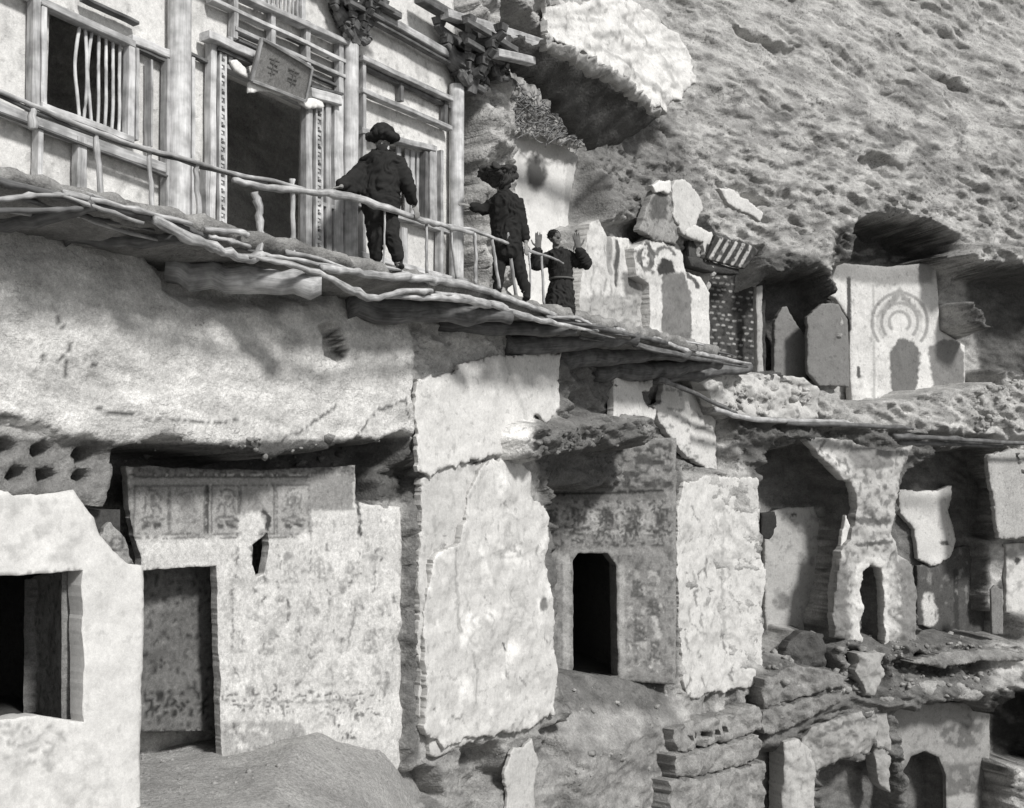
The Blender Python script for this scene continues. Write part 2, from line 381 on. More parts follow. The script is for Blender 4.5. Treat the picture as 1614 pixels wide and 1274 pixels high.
# rock post, ledge and the middle alcove with the dark doorway
relief([(875, 560), (980, 560), (975, 670), (880, 670)], -.18, .06, .9)
relief([(970, 560), (1140, 560), (1140, 750), (1050, 720), (970, 670)], -.25, .08, .6)
relief([(845, 695), (1040, 690), (1075, 760), (1070, 840), (1070, 1080), (870, 1080), (868, 830)], lambda s, z: np.clip(-2.4 + .86 * (s - 6.5), -2.5, -.45), .05, .5, at=-.05)
relief([(900, 1060), (990, 1068), (1075, 1075), (1110, 1150), (1200, 1330), (860, 1330), (868, 1080)], lambda s, z: np.clip(-1.3 + .85 * (-2.7 - z), -1.4, .35), .08, .5, at=-.2)
relief([(822, 688), (850, 664), (900, 668), (960, 655), (1035, 660), (1042, 690), (1010, 716), (920, 712), (850, 724), (828, 712)], .55, .07, 1.0)
relief([(895, 775), (1035, 768), (1045, 705), (860, 705), (850, 760)], lambda s, z: -.5 - 0*s, .10, .8, at=-.4)
# second pillar and its layered foot
relief([(1066, 745), (1203, 745), (1203, 1090), (1066, 1100)], .16, .05, .5)
relief([(1062, 1100), (1100, 1095), (1200, 1075), (1205, 1330), (1062, 1330)], lambda s, z: .10 + .05 * np.clip(-3.9 - z, 0, 3), .07, .4)
for (x, y) in ((1128, 1112), (1162, 1108), (1190, 1112)): relief([(x-9, y-14), (x+8, y-14), (x+9, y+16), (x-8, y+16)], -.1, .04, .6, at=.3)
# brick bay, upper niches
relief([(1108, 370), (1205, 385), (1205, 590), (1112, 585)], -.75, .06, .5, at=-.3)
relief([(925, 355), (1040, 345), (1110, 430), (1120, 590), (1040, 570), (915, 520)], -.55, .1, .4, at=-.2)
relief([(1190, 440), (1215, 420), (1275, 425), (1300, 470), (1282, 600), (1190, 600)], -1.1, .06, .4, at=-.4)
relief([(1318, 415), (1330, 372), (1352, 345), (1400, 350), (1440, 360), (1480, 378), (1490, 398), (1488, 522), (1526, 533), (1530, 664), (1285, 664), (1280, 430)], -1.25, .06, .25, at=-.9)
relief([(1318, 418), (1330, 372), (1352, 345), (1400, 350), (1440, 360), (1480, 380), (1470, 415), (1400, 418)], -2.3, .10, .6, at=-1.2)
relief([(1512, 470), (1520, 425), (1550, 415), (1700, 440), (1700, 640), (1600, 590), (1552, 585), (1545, 520)], -1.7, .08, .5, at=-.4)
relief([(1498, 400), (1560, 385), (1720, 395), (1720, 425), (1540, 420)], .25, .1, 1.0, at=0)
# ledge of the right hand gallery
relief([(1110, 590), (1215, 585), (1280, 600), (1345, 640), (1560, 600), (1720, 650), (1720, 695), (1400, 680), (1250, 668), (1130, 650)], .30, .06, .8)
# lower right niches
relief([(1152, 760), (1164, 722), (1215, 695), (1300, 705), (1345, 770), (1345, 900), (1312, 1000), (1302, 1045), (1152, 1040)], -1.25, .06, .25, at=-.9)
relief([(1300, 700), (1440, 700), (1418, 790), (1425, 900), (1440, 1020), (1312, 1020), (1340, 900), (1345, 770)], .0, .06, .3, at=0)
relief([(1366, 790), (1385, 740), (1440, 712), (1530, 705), (1556, 760), (1560, 1012), (1400, 1000), (1378, 900)], -1.25, .06, .25, at=-1.0)
relief([(1583, 850), (1720, 840), (1720, 970), (1583, 968)], -.6, .05, .3, at=-.1)
relief([(1356, 905), (1365, 890), (1380, 890), (1390, 905), (1392, 1018), (1358, 1018)], -.55, .03, .3, at=0)
# terrace between storeys and the bottom arches
relief([(1205, 1040), (1330, 1010), (1560, 1010), (1720, 1010), (1720, 1110), (1560, 1100), (1395, 1120), (1205, 1180)], lambda s, z: .15 + .12 * np.clip(-3.3 - z, 0, 2) + .07 * np.sin(z * 6), .10, .7, at=.2)
relief([(1205, 1055), (1260, 1048), (1325, 1062), (1335, 1110), (1280, 1135), (1250, 1165), (1205, 1180)], .45, .10, .4, at=.4)
relief([(1235, 1052), (1262, 995), (1300, 1000), (1306, 1052)], -.2, .08, .6, at=0)
relief([(1192, 1185), (1232, 1180), (1232, 1340), (1192, 1340)], -.1, .06, .5, at=.2)
relief([(1285, 1215), (1330, 1194), (1378, 1184), (1402, 1200), (1402, 1340), (1285, 1340)], -.45, .05, .25, at=.0)
relief([(1388, 1122), (1420, 1105), (1480, 1099), (1535, 1108), (1560, 1150), (1562, 1340), (1400, 1340), (1402, 1180)], -.75, .05, .2, at=-.3)
relief([(1424, 1340), (1424, 1215), (1438, 1192), (1458, 1184), (1480, 1194), (1491, 1220), (1491, 1340)], -1.3, .03, .2, at=-.7, ragged=False)
relief([(1562, 1200), (1560, 1130), (1575, 1095), (1600, 1080), (1700, 1085), (1700, 1225)], -1.8, .05, .4, at=0)
# overhang of broken ceiling above the hall's side bay and rock hollows
relief([(1195, 450), (1200, 400), (1270, 390), (1330, 340), (1350, 350), (1310, 430), (1230, 432)], .15, .1, 1.0)
for P_ in ([(1372, 246), (1400, 236), (1424, 244), (1430, 262), (1398, 266), (1376, 260)], [(1432, 258), (1452, 256), (1458, 266), (1436, 270)], [(1185, 28), (1225, 48), (1275, 68), (1270, 78), (1220, 60), (1188, 44)], [(1442, 74), (1478, 90), (1484, 98), (1455, 92)], [(1530, 106), (1545, 104), (1560, 128), (1540, 126)],
           [(1160, 318), (1190, 310), (1196, 322), (1170, 334)], [(1310, 205), (1350, 224), (1356, 230), (1316, 218)], [(1062, 196), (1080, 180), (1090, 206), (1070, 222)]):
    relief(P_, lambda s, z: .05 - .30 - leanf(s, z), .12, 1.2, at=-1.0 if P_[0][1] > 150 else -2.0)
for (x, y, a, b) in ((1345, 1040, 12, 16), (1420, 1050, 18, 10), (1475, 1056, 22, 8), (1530, 1050, 14, 18), (1300, 1040, 9, 16), (1388, 1060, 9, 20), (1450, 1035, 10, 7)):
    relief([(x + a*math.cos(t*.785), y + b*math.sin(t*.785)) for t in range(8)], -.12, .08, .8, at=.2)
X0, Y0 = cpos(SS, NN); base3 = np.stack([X0, Y0, ZZ], -1)
tilt = base3.copy(); tilt[..., 2] = base3[..., 2] * 2.6 + base3[..., 0] * .9
rk = fbm(tilt * .75, 6, 2.1, .55); rd = 1 - np.abs(fbm(tilt * 1.3 + 77, 5, 2.1, .55)) * 2
big = fbm(base3 * .35 + 5, 3)
hi = sstep(6.2, 10, ZZ) * sstep(5, 8, SS)
rk2 = fbm(tilt * np.array([.22, .22, .34]) + 55, 6, 2.1, .52)
bed = base3[..., 2] * 2.3 + base3[..., 0] * .55 + .9 * fbm(base3 * .55 + 11, 3); fr = bed - np.floor(bed); ledge = (fr ** 1.6) * (1 - sstep(.82, 1.0, fr)) * sstep(-.25, .3, fbm(base3 * .8 + 61, 3))
crag = np.abs(fbm(tilt * 1.1 + 300, 5, 2.1, .58))
disp = RG * ((.20 - .08 * hi) * ledge * (RG > .5) - .16 * crag * (RG > .5) * (1 - .85 * hi) + (.16 - .11 * hi) * rk + .42 * hi * rk2 + (.07 - .055 * hi) * rd + .16 * big * (RG > .6)) + .012 * fbm(base3 * 9, 3)
X1, Y1 = cpos(SS, NN + disp); ZR = ZZ + RG * .06 * fbm(base3 * 2.3 + 200, 4)
co = np.stack([X1, Y1, ZR], -1).reshape(-1, 3)
ppx, ppy = proj(co)
CL = []                                                       # rock and plaster tones of the cliff; hollows and openings painted dark for shade
CL.append(('poly', [(-500, 100), (0, 285), (350, 380), (650, 450), (890, 480), (885, 640), (835, 700), (655, 740), (640, 690), (560, 712), (450, 738), (345, 722), (190, 702), (60, 672), (-500, 600)], .62, 4))
CL.append(('poly', [(508, 520), (530, 516), (548, 548), (540, 572), (524, 562), (512, 540)], .10, 2))  # shade of the small hole painted into the wall tone
for L_ in ([(560, 690), (590, 650), (640, 630), (645, 660)], [(0, 655), (60, 664), (110, 690), (200, 700)], [(270, 660), (330, 668), (380, 660)], [(430, 700), (480, 676), (530, 640)], [(90, 500), (110, 540), (100, 600)]): CL.append(('line', L_, .16, 1.5, 2))
CL.append(('poly', [(655, 590), (780, 570), (885, 560), (880, 640), (840, 665), (820, 720), (700, 740), (655, 745)], .74, 3))
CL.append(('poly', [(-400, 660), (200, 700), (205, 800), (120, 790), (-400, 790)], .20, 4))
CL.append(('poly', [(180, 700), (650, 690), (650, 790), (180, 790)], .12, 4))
CL.append(('poly', [(840, 660), (1050, 660), (1080, 760), (1066, 1080), (870, 1080)], .17, 6))  # alcove darkened in colour for the overhang's shade
CL.append(('poly', [(875, 560), (980, 560), (975, 670), (880, 670)], .20, 3))
CL.append(('poly', [(985, 590), (1030, 600), (1130, 640), (1130, 750), (1090, 745), (1000, 660)], .24, 4))
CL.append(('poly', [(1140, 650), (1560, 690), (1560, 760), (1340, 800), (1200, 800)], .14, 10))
CL.append(('poly', [(1110, 590), (1215, 585), (1285, 600), (1270, 640), (1130, 650)], .50, 5))
CL.append(('poly', [(1310, 415), (1325, 350), (1440, 350), (1505, 395), (1480, 420)], .09, 6))  # shade inside the cavity over the white niche wall, as tone
CL.append(('noise', [(1000, 130), (1700, 200), (1700, 420), (1000, 420)], .24, (34, 14), .22, 71))
CL.append(('poly', [(1515, 415), (1700, 415), (1700, 600), (1545, 585)], .13, 6))  # right hand cavity's shade put into the tone
CL.append(('poly', [(1190, 400), (1290, 400), (1330, 470), (1300, 600), (1195, 600)], .12, 8))  # tablet niche painted darker, standing for its inner shade
CL.append(('noise', [(1100, 100), (1700, 100), (1700, 420), (1340, 340), (1150, 400), (1050, 300)], .30, (110, 40), .1, 44))
CL.append(('poly', [(640, 1190), (800, 1180), (880, 1090), (1205, 1100), (1205, 1340), (600, 1340)], .31, 8))
CL.append(('poly', [(880, 1068), (990, 1066), (1060, 1080), (1070, 1140), (1000, 1120), (940, 1110), (880, 1120)], .16, 10))
CL.append(('poly', [(905, 200), (960, 150), (1060, 180), (1110, 290), (1020, 340), (920, 350), (895, 420)], .22, 14))
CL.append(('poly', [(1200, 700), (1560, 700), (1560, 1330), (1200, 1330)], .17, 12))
CL.append(('poly', [(1205, 800), (1290, 800), (1300, 950), (1240, 1035), (1205, 1030)], .42, 5))
CL.append(('poly', [(1560, 690), (1700, 700), (1700, 1000), (1560, 1000)], .42, 8))
CL.append(('poly', [(1062, 1090), (1205, 1075), (1205, 1330), (1062, 1330)], .33, 30))
CL.append(('poly', [(1562, 1090), (1700, 1080), (1700, 1210), (1562, 1200)], .05, 4))  # doorway's shade painted on as a near-black tone
CL.append(('poly', [(640, 740), (672, 760), (660, 1200), (628, 1210), (635, 800)], .17, 4))  # pillar's side face toned down for shade
CL.append(('poly', [(1105, 280), (1130, 260), (1200, 320), (1195, 345)], .55, 5))
CL.append(('noise', [(900, 100), (1700, 250), (1700, 420), (1340, 340), (1200, 430), (1100, 330)], .18, (60, 22), .35))
CL.append(('noise', [(1200, 700), (1700, 700), (1700, 1330), (1200, 1330)], .12, (40, 28), .3))
CL.append(('noise', [(640, 1150), (1060, 1070), (1120, 1330), (600, 1330)], .22, (50, 25), .3))
CL.append(('line', [(50, 563), (95, 566), (150, 573)], .09, 2, 3)); CL.append(('line', [(155, 642), (165, 651), (210, 652)], .09, 2, 3)); CL.append(('line', [(210, 657), (270, 661)], .2, 2, 2))
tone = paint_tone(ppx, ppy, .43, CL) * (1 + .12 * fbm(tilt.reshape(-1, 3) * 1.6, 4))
nr, nc = SS.shape; idx = np.arange(nr * nc).reshape(nr, nc)
quads = np.stack([idx[:-1, :-1], idx[:-1, 1:], idx[1:, 1:], idx[1:, :-1]], -1).reshape(-1, 4)
KEEP = np.ones(len(co), bool)
def build_cliff():
    q = quads[KEEP[quads].all(1)]
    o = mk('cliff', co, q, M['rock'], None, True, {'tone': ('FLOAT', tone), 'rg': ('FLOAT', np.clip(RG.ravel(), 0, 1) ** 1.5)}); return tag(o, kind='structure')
# ------------------------------------------------------------------ GROUND
gx, gy = np.meshgrid(np.arange(-30, 40, .08), np.arange(-6, 40, .08))
def ground_z(x, y):
    l = np.interp(y, [-10, 2, 4, 8, 11, 60], [-1.7, -1.7, -2.1, -2.95, -3.20, -3.22]); r = np.interp(y, [-10, 1, 4, 10, 20, 60], [-1.7, -1.7, -3.1, -5.8, -8.6, -9])
    m = sstep(-2.1, -.2, x - .02 * y); l = l - .55 * np.clip(x + 2.4, 0, 2.2) * np.clip((y - 8) / 4, 0, 1); z = l * (1 - m) + r * m
    z = z + .10 * np.exp(-np.abs((x + 2.45) / .35) ** 1.3 - ((y - 12.6) / .6) ** 2)
    return z + .06 * fbm(np.stack([x, y, 0*x], -1) * .8, 5) + .02 * fbm(np.stack([x, y, 0*x], -1) * 4, 3)
gz = ground_z(gx, gy); gco = np.stack([gx, gy, gz], -1).reshape(-1, 3); nr, nc = gx.shape; idx = np.arange(nr * nc).reshape(nr, nc)
gq = np.stack([idx[:-1, :-1], idx[:-1, 1:], idx[1:, 1:], idx[1:, :-1]], -1).reshape(-1, 4)
gr = mk('ground', gco, gq, M['sand'], None, True, {'tone': ('FLOAT', .34 + .07 * fbm(gco * .9, 3))}); tag(gr, kind='structure')
#@@STRUCT@@
# ------------------------------------------------------------------ PLASTER AND PAINTED WALLS ON THE ROCK
def ring(c, rx, ry, n=24, a0=0, a1=360):
    return [(c[0] + rx*math.cos(math.radians(a0 + (a1-a0)*i/n)), c[1] - ry*math.sin(math.radians(a0 + (a1-a0)*i/n))) for i in range(n+1)]
def ghost(cx, cy, h, v, w=1.0):
    """a worn seated figure: halo, head, shoulders, crossed legs"""
    return [('line', ring((cx, cy - h*.28), h*.19*w, h*.22), v, 1.5, 1.6), ('blob', (cx, cy - h*.28, h*.09, h*.11), v), ('line', [(cx - h*.24, cy + h*.08), (cx - h*.16, cy - h*.10), (cx, cy - h*.15), (cx + h*.16, cy - h*.10), (cx + h*.24, cy + h*.08)], v, 1.5, 1.8),
            ('line', [(cx - h*.32, cy + h*.30), (cx - h*.1, cy + h*.22), (cx + h*.1, cy + h*.22), (cx + h*.32, cy + h*.30), (cx, cy + h*.36), (cx - h*.32, cy + h*.30)], v, 1.5, 1.8), ('line', [(cx - h*.07, cy - h*.1), (cx + h*.03, cy + h*.2)], v, 1.5, 1.5)]
def scratches(poly, n, v, L, w, slope=0.0, seed=1):
    R = random.Random(seed); xs = [q[0] for q in poly]; ys = [q[1] for q in poly]; out = []
    for _ in range(n):
        x = R.uniform(min(xs), max(xs)); y = R.uniform(min(ys), max(ys)); l = L * R.uniform(.3, 1.2); a = slope + R.gauss(0, .35); out.append(('line', [(x, y), (x + l*math.sin(a)*.6, y + l*math.cos(a)*.6), (x + l*math.sin(a + .2), y + l*math.cos(a + .2))], v * R.uniform(.6, 1.2), 1.5, w * R.uniform(.4, 1.3)))
    return out
# painted wall of the open chamber, with its doorway
mp_ = []
for i in range(4):
    x0, x1 = [(212, 265), (268, 322), (334, 375), (378, 432)][i]
    mp_ += [('sline', [(x0, 768), (x1, 768), (x1, 842), (x0, 842), (x0, 768)], .22, 1.2, 1.5)]
mp_ += [('sline', [(436, 765), (486, 765), (486, 842), (436, 842), (436, 765)], .22, 1.2, 1.5)]
mp_ += [('poly', [(205, 735), (560, 735), (560, 748), (205, 750)], .22, 2), ('noise', [(205, 735), (560, 735), (560, 762), (205, 762)], .12, (7, 3), .05),
        ('poly', [(205, 752), (488, 752), (488, 846), (205, 846)], .33, 2), ('poly', [(488, 748), (558, 748), (558, 805), (488, 805)], .27, 2)]
for i in range(4): x0, x1 = [(212, 265), (268, 322), (334, 375), (378, 432)][i]; mp_.append(('sline', [(x0, 766), (x1, 766), (x1, 842), (x0, 842), (x0, 766)], .16, 1, 1.4))
mp_.append(('sline', [(436, 765), (486, 765), (486, 842), (436, 842), (436, 765)], .16, 1, 1.4))
mp_ += [('sline', [(327, 765), (328, 840)], .08, 1, 4), ('sline', [(203, 849), (488, 847)], .2, 1, 1.5), ('sline', [(210, 752), (486, 752)], .12, 1, 2)]
for cx in (240, 357, 462):
    mp_ += [('blob', (cx - 10 + cx % 5, 830, 7, 4), .09), ('blob', (cx + 8, 829 - cx % 4, 7, 4), .08)]
for cx in (296, 405): mp_ += [('blob', (cx, 800, 13, 20), .27), ('blob', (cx, 790, 5, 6), .2)]
mp_ += [('poly', [(375, 812), (410, 806), (418, 830), (400, 848), (375, 838)], .62, 2), ('poly', [(232, 852), (338, 850), (340, 888), (232, 890)], .56, 2), ('line', [(417, 806), (424, 815), (421, 835)], .06, 1.5, 5),
        ('line', [(565, 790), (568, 830), (564, 870), (567, 905)], .1, 1.5, 3), ('line', [(566, 905), (560, 960), (552, 1000), (548, 1030)], .25, 1.5, 1.5), ('line', [(365, 930), (368, 990), (366, 1020)], .22, 2, 3),
        ('line', [(488, 748), (490, 840), (487, 960)], .3, 1, 1.2), ('noise', [(350, 850), (640, 800), (640, 1180), (350, 1180)], .38, (9, 22), .42), ('noise', [(350, 1090), (600, 1090), (600, 1130), (350, 1120)], .16, (16, 6), .2, 4),
        ('noise', [(350, 850), (640, 800), (640, 1180), (350, 1180)], .66, (40, 50), .3, 9), ('line', [(400, 1105), (470, 1108), (540, 1104), (560, 1112)], .3, 2, 3), ('poly', [(350, 1140), (480, 1135), (520, 1200), (350, 1220)], .36, 6),
        ('noise', [(530, 1140), (560, 1140), (560, 1165), (530, 1165)], .12, (5, 8), .05)]
for (x, y) in ((520, 900), (540, 930), (590, 880), (605, 960), (470, 990), (585, 1010), (430, 1000), (500, 960), (610, 1080), (395, 1090), (455, 880), (480, 905), (520, 1060)): mp_.append(('blob', (x, y, 5 + (x % 4), 9), .33))
for row, (y, xs, hh) in enumerate(((905, range(372, 630, 44), 40), (960, range(364, 630, 40), 38), (1015, range(374, 630, 42), 40), (1066, range(366, 620, 38), 34))):
    for k, x in enumerate(xs): mp_ += ghost(x + random.uniform(-3, 3), y + random.uniform(-3, 3), hh, random.uniform(.36, .46))
mp_ += ghost(240, 802, 60, .16) + ghost(296, 804, 58, .22) + ghost(357, 802, 62, .15) + ghost(462, 802, 60, .17) + scratches([(350, 850), (635, 1150)], 70, .26, 12, 2.2, 0, 3)
mp_ += [('noise', [(350, 850), (640, 800), (640, 1180), (350, 1180)], .60, (26, 30), .12, 21)]
MUR = Flat(205, 11.6, 640, 14.7)
slab('painted_wall', [(200, 733), (320, 738), (420, 742), (560, 733), (562, 790), (580, 795), (632, 800), (634, 900), (632, 1010), (636, 1120), (632, 1203), (600, 1290), (200, 1300), (212, 1100), (222, 880), (205, 800)], MUR, .12, M['mural'], .56,
     'faded painted wall with a frieze of small seated figures above a tall doorway', 'wall', holes=[[(218, 898), (341, 892), (344, 1010), (350, 1172), (350, 1290), (214, 1290), (214, 1160), (216, 1050)], [(398, 858), (412, 848), (421, 838), (424, 860), (416, 905), (404, 910), (395, 890)]],
     res=.024, rag=.015, rough=.012, paint=mp_)
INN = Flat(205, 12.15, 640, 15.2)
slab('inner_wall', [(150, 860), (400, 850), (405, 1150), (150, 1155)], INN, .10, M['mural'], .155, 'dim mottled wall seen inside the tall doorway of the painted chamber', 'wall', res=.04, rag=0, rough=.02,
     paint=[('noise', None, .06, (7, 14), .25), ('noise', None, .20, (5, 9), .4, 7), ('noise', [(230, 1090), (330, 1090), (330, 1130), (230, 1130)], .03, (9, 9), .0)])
# modern front wall, lower left, with a deep window
slab('plaster_wall', [(-420, 770), (-100, 772), (0, 772), (60, 780), (118, 772), (128, 790), (150, 815), (158, 845), (180, 868), (205, 888), (230, 892), (228, 1000), (224, 1160), (226, 1340), (-420, 1340)], Wall(.14, -.05), .20, M['clean'], .62,
     'smooth whitewashed wall around a deep square window', 'wall', holes=[[(-240, 922), (60, 905), (128, 899), (131, 1000), (132, 1138), (60, 1128), (-240, 1160)]], res=.035, rag=.02, rough=.012,
     paint=[('noise', [(-420, 772), (60, 780), (118, 772), (200, 890), (0, 890)], .50, (40, 30), .15), ('noise', [(-420, 1120), (140, 1150), (222, 1340), (-420, 1340)], .53, (34, 26), -.1), ('noise', [(-10, 1138), (110, 1145), (90, 1230), (0, 1200)], .36, (22, 6), .1, 3)])
_a = W(116, 1000, -.05); _b = W(58, 1000, -1.0)
slab('window_reveal', [(58, 912), (90, 904), (117, 898), (117, 1143), (90, 1138), (56, 1128)], Flat(116, _a.y, 58, _b.y), .12, M['mural'], .27, 'mottled side wall deep inside the square window, shade in its grey', 'wall', res=.035, rag=.015, rough=.02, paint=[('noise', None, .14, (5, 12), .25), ('line', [(112, 915), (108, 960), (112, 1000), (108, 1060), (110, 1125)], .07, 1.5, 4)])  # grey tone carries the shade of a side turned from the sun
slab('painted_fragment', [(160, 845), (175, 825), (195, 845), (206, 870), (214, 893), (196, 890), (178, 872)], Wall(.11), .06, M['mural'], .30, 'small scrap of painted plaster above the left edge of the tall doorway', 'plaster', res=.025, paint=[('line', ring((186, 858), 9, 11), .1, 1.2, 2), ('noise', None, .14, (6, 6), .15)])
# first pillar
slab('plaster_band', [(655, 600), (700, 590), (780, 560), (884, 556), (881, 640), (862, 668), (845, 655), (838, 672), (820, 692), (818, 716), (770, 722), (735, 730), (700, 740), (676, 752), (658, 742)], Wall(.20), .06, M['plaster'], .62,
     'bright white plaster patch directly above the tall plastered pillar, under the walkway', 'plaster', res=.035, rag=.07, rough=.012, paint=[('line', [(796, 565), (815, 620), (830, 660)], .5, 3, 3), ('line', [(780, 570), (782, 640)], .55, 4, 2)])
slab('plaster_layer', [(664, 752), (690, 738), (735, 728), (790, 722), (800, 800), (800, 1100), (760, 1160), (705, 1188), (684, 1192), (664, 1130), (660, 1000), (664, 860), (667, 800)], Wall(.14), .12, M['plaster'], .52,
     'older grey plaster layer along the left side of the tall pillar', 'plaster', res=.035, rag=.06, rough=.015, paint=[('noise', None, .38, (20, 40), .35)])
slab('plastered_pillar', [(735, 820), (742, 770), (760, 735), (785, 722), (815, 722), (838, 752), (843, 790), (858, 800), (866, 830), (864, 890), (872, 960), (880, 1060), (874, 1128), (830, 1150), (780, 1160), (738, 1166), (705, 1182), (672, 1150), (668, 1000), (680, 880), (720, 860)], Wall(.20), .09, M['plaster'], .56,
     'tall pale pillar face of flaking plaster left of the dark alcove doorway', 'pillar', res=.03, rag=.06, rough=.014, lobes=.05,
     paint=[('noise', None, .50, (10, 30), .5), ('line', [(795, 1015), (805, 1035), (800, 1025)], .1, 1.5, 3), ('line', [(715, 860), (725, 980), (755, 1060), (750, 1110)], .38, 2, 1.5), ('noise', None, .72, (30, 50), .3, 5), ('blob', (855, 952, 6, 12), .2)] + ghost(800, 850, 80, .47) + ghost(760, 1000, 70, .47) + ghost(815, 960, 60, .46) + scratches([(675, 740), (870, 1150)], 34, .38, 16, 1.4, .1, 5))
slab('plaster_fragment', [(806, 1185), (838, 1168), (850, 1200), (843, 1240), (848, 1330), (788, 1330), (800, 1260), (794, 1220)], Wall(.15), .05, M['plaster'], .48, 'white plaster scrap low on the foot of the tall pillar', 'plaster', res=.04, rag=.05)
# alcove back wall with the dark doorway
ALC = Flat(868, 20.3, 1068, 21.0)
ap = [('noise', None, .15, (9, 14), .18), ('poly', [(850, 770), (1050, 762), (1050, 786), (850, 790)], .16, 2), ('sline', [(850, 780), (1045, 774)], .04, 1.2, 3), ('noise', [(850, 790), (1046, 788), (1046, 862), (850, 862)], .09, (9, 9), .0),
      ('noise', [(850, 790), (1046, 788), (1046, 862), (850, 862)], .27, (6, 7), .2, 3), ('poly', [(884, 868), (1045, 862), (1045, 872), (884, 878)], .27, 2), ('sline', [(893, 880), (893, 1060)], .36, 2, 9), ('sline', [(980, 892), (981, 1065)], .34, 2, 8),
      ('noise', [(985, 900), (1045, 900), (1045, 1060), (985, 1060)], .40, (10, 14), .15, 8), ('noise', [(860, 700), (1060, 700), (1060, 770), (860, 770)], .08, (20, 12), -.1)]
for x in range(868, 1046, 22): ap += ghost(x, 826, 44, .08 if (x // 22) % 2 else .36)
for (x, y) in ((1005, 930), (1030, 960), (1008, 1000), (1032, 1030)): ap += ghost(x, y, 32, .12)
slab('alcove_wall', [(840, 690), (1068, 690), (1066, 1080), (975, 1074), (860, 1064), (855, 820)], ALC, .35, M['mural'], .25, 'dark painted back wall of the middle alcove around a black doorway', 'wall',
     holes=[[(903, 1062), (903, 884), (911, 872), (958, 872), (971, 890), (974, 1072)]], res=.04, rag=.02, rough=.02, paint=ap)
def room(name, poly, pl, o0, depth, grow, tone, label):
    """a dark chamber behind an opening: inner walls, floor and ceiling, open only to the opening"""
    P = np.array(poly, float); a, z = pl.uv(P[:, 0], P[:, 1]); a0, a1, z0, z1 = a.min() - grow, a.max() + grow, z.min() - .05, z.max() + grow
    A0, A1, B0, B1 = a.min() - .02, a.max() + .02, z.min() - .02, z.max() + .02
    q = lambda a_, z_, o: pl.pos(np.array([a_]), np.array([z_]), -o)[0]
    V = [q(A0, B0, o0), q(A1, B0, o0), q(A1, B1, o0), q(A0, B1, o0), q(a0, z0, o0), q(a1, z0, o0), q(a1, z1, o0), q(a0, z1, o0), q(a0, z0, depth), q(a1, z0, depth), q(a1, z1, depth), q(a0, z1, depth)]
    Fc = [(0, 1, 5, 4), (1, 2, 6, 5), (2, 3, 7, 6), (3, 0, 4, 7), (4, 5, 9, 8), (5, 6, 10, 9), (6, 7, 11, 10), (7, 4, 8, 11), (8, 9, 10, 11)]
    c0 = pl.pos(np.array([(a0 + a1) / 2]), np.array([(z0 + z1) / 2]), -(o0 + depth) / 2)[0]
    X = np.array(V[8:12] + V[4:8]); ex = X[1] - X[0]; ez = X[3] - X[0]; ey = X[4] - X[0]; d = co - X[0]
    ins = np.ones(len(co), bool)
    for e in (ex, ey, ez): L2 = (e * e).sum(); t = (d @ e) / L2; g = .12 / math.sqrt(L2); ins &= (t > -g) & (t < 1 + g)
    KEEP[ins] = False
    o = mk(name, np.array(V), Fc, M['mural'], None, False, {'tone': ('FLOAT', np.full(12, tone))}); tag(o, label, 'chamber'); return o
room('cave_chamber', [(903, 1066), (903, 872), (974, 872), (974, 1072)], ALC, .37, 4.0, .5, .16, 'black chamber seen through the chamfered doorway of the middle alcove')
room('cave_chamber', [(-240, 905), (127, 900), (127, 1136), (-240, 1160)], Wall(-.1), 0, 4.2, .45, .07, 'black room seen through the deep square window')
build_cliff()
# second pillar
slab('plastered_pillar', [(1078, 765), (1110, 752), (1193, 752), (1198, 800), (1196, 850), (1206, 900), (1202, 980), (1203, 1082), (1150, 1088), (1115, 1094), (1090, 1102), (1078, 1080), (1074, 1000), (1068, 920), (1068, 800)], Wall(.22), .10, M['plaster'], .56,
     'short pale pillar face of streaked plaster right of the dark alcove doorway', 'pillar', res=.035, rag=.06, rough=.014, lobes=.05, paint=[('noise', None, .42, (6, 22), .5), ('line', [(1140, 800), (1138, 900), (1143, 1000)], .36, 2, 2), ('noise', None, .46, (20, 30), .3, 4)] + scratches([(1080, 765), (1195, 1080)], 26, .34, 30, 1.3, 0, 8) + ghost(1140, 850, 90, .45) + ghost(1138, 980, 80, .45))
slab('plaster_fragment', [(968, 592), (1000, 586), (1008, 598), (1030, 600), (1029, 612), (1012, 620), (1018, 638), (1036, 650), (1034, 664), (1000, 655), (985, 665), (966, 660)], Wall(.02), .14, M['plaster'], .68, 'ragged white plaster scrap on the rock under the end of the walkway', 'plaster', res=.035, rag=.06)
slab('plaster_fragment', [(1046, 604), (1085, 612), (1126, 640), (1130, 690), (1130, 748), (1116, 748), (1108, 732), (1086, 720), (1064, 696), (1040, 666), (1032, 640), (1045, 632)], Wall(-.02), .14, M['plaster'], .58, 'slanting white plaster strip running down to the top of the short pillar', 'plaster', res=.035, rag=.06, paint=[('noise', None, .28, (14, 10), .3)])
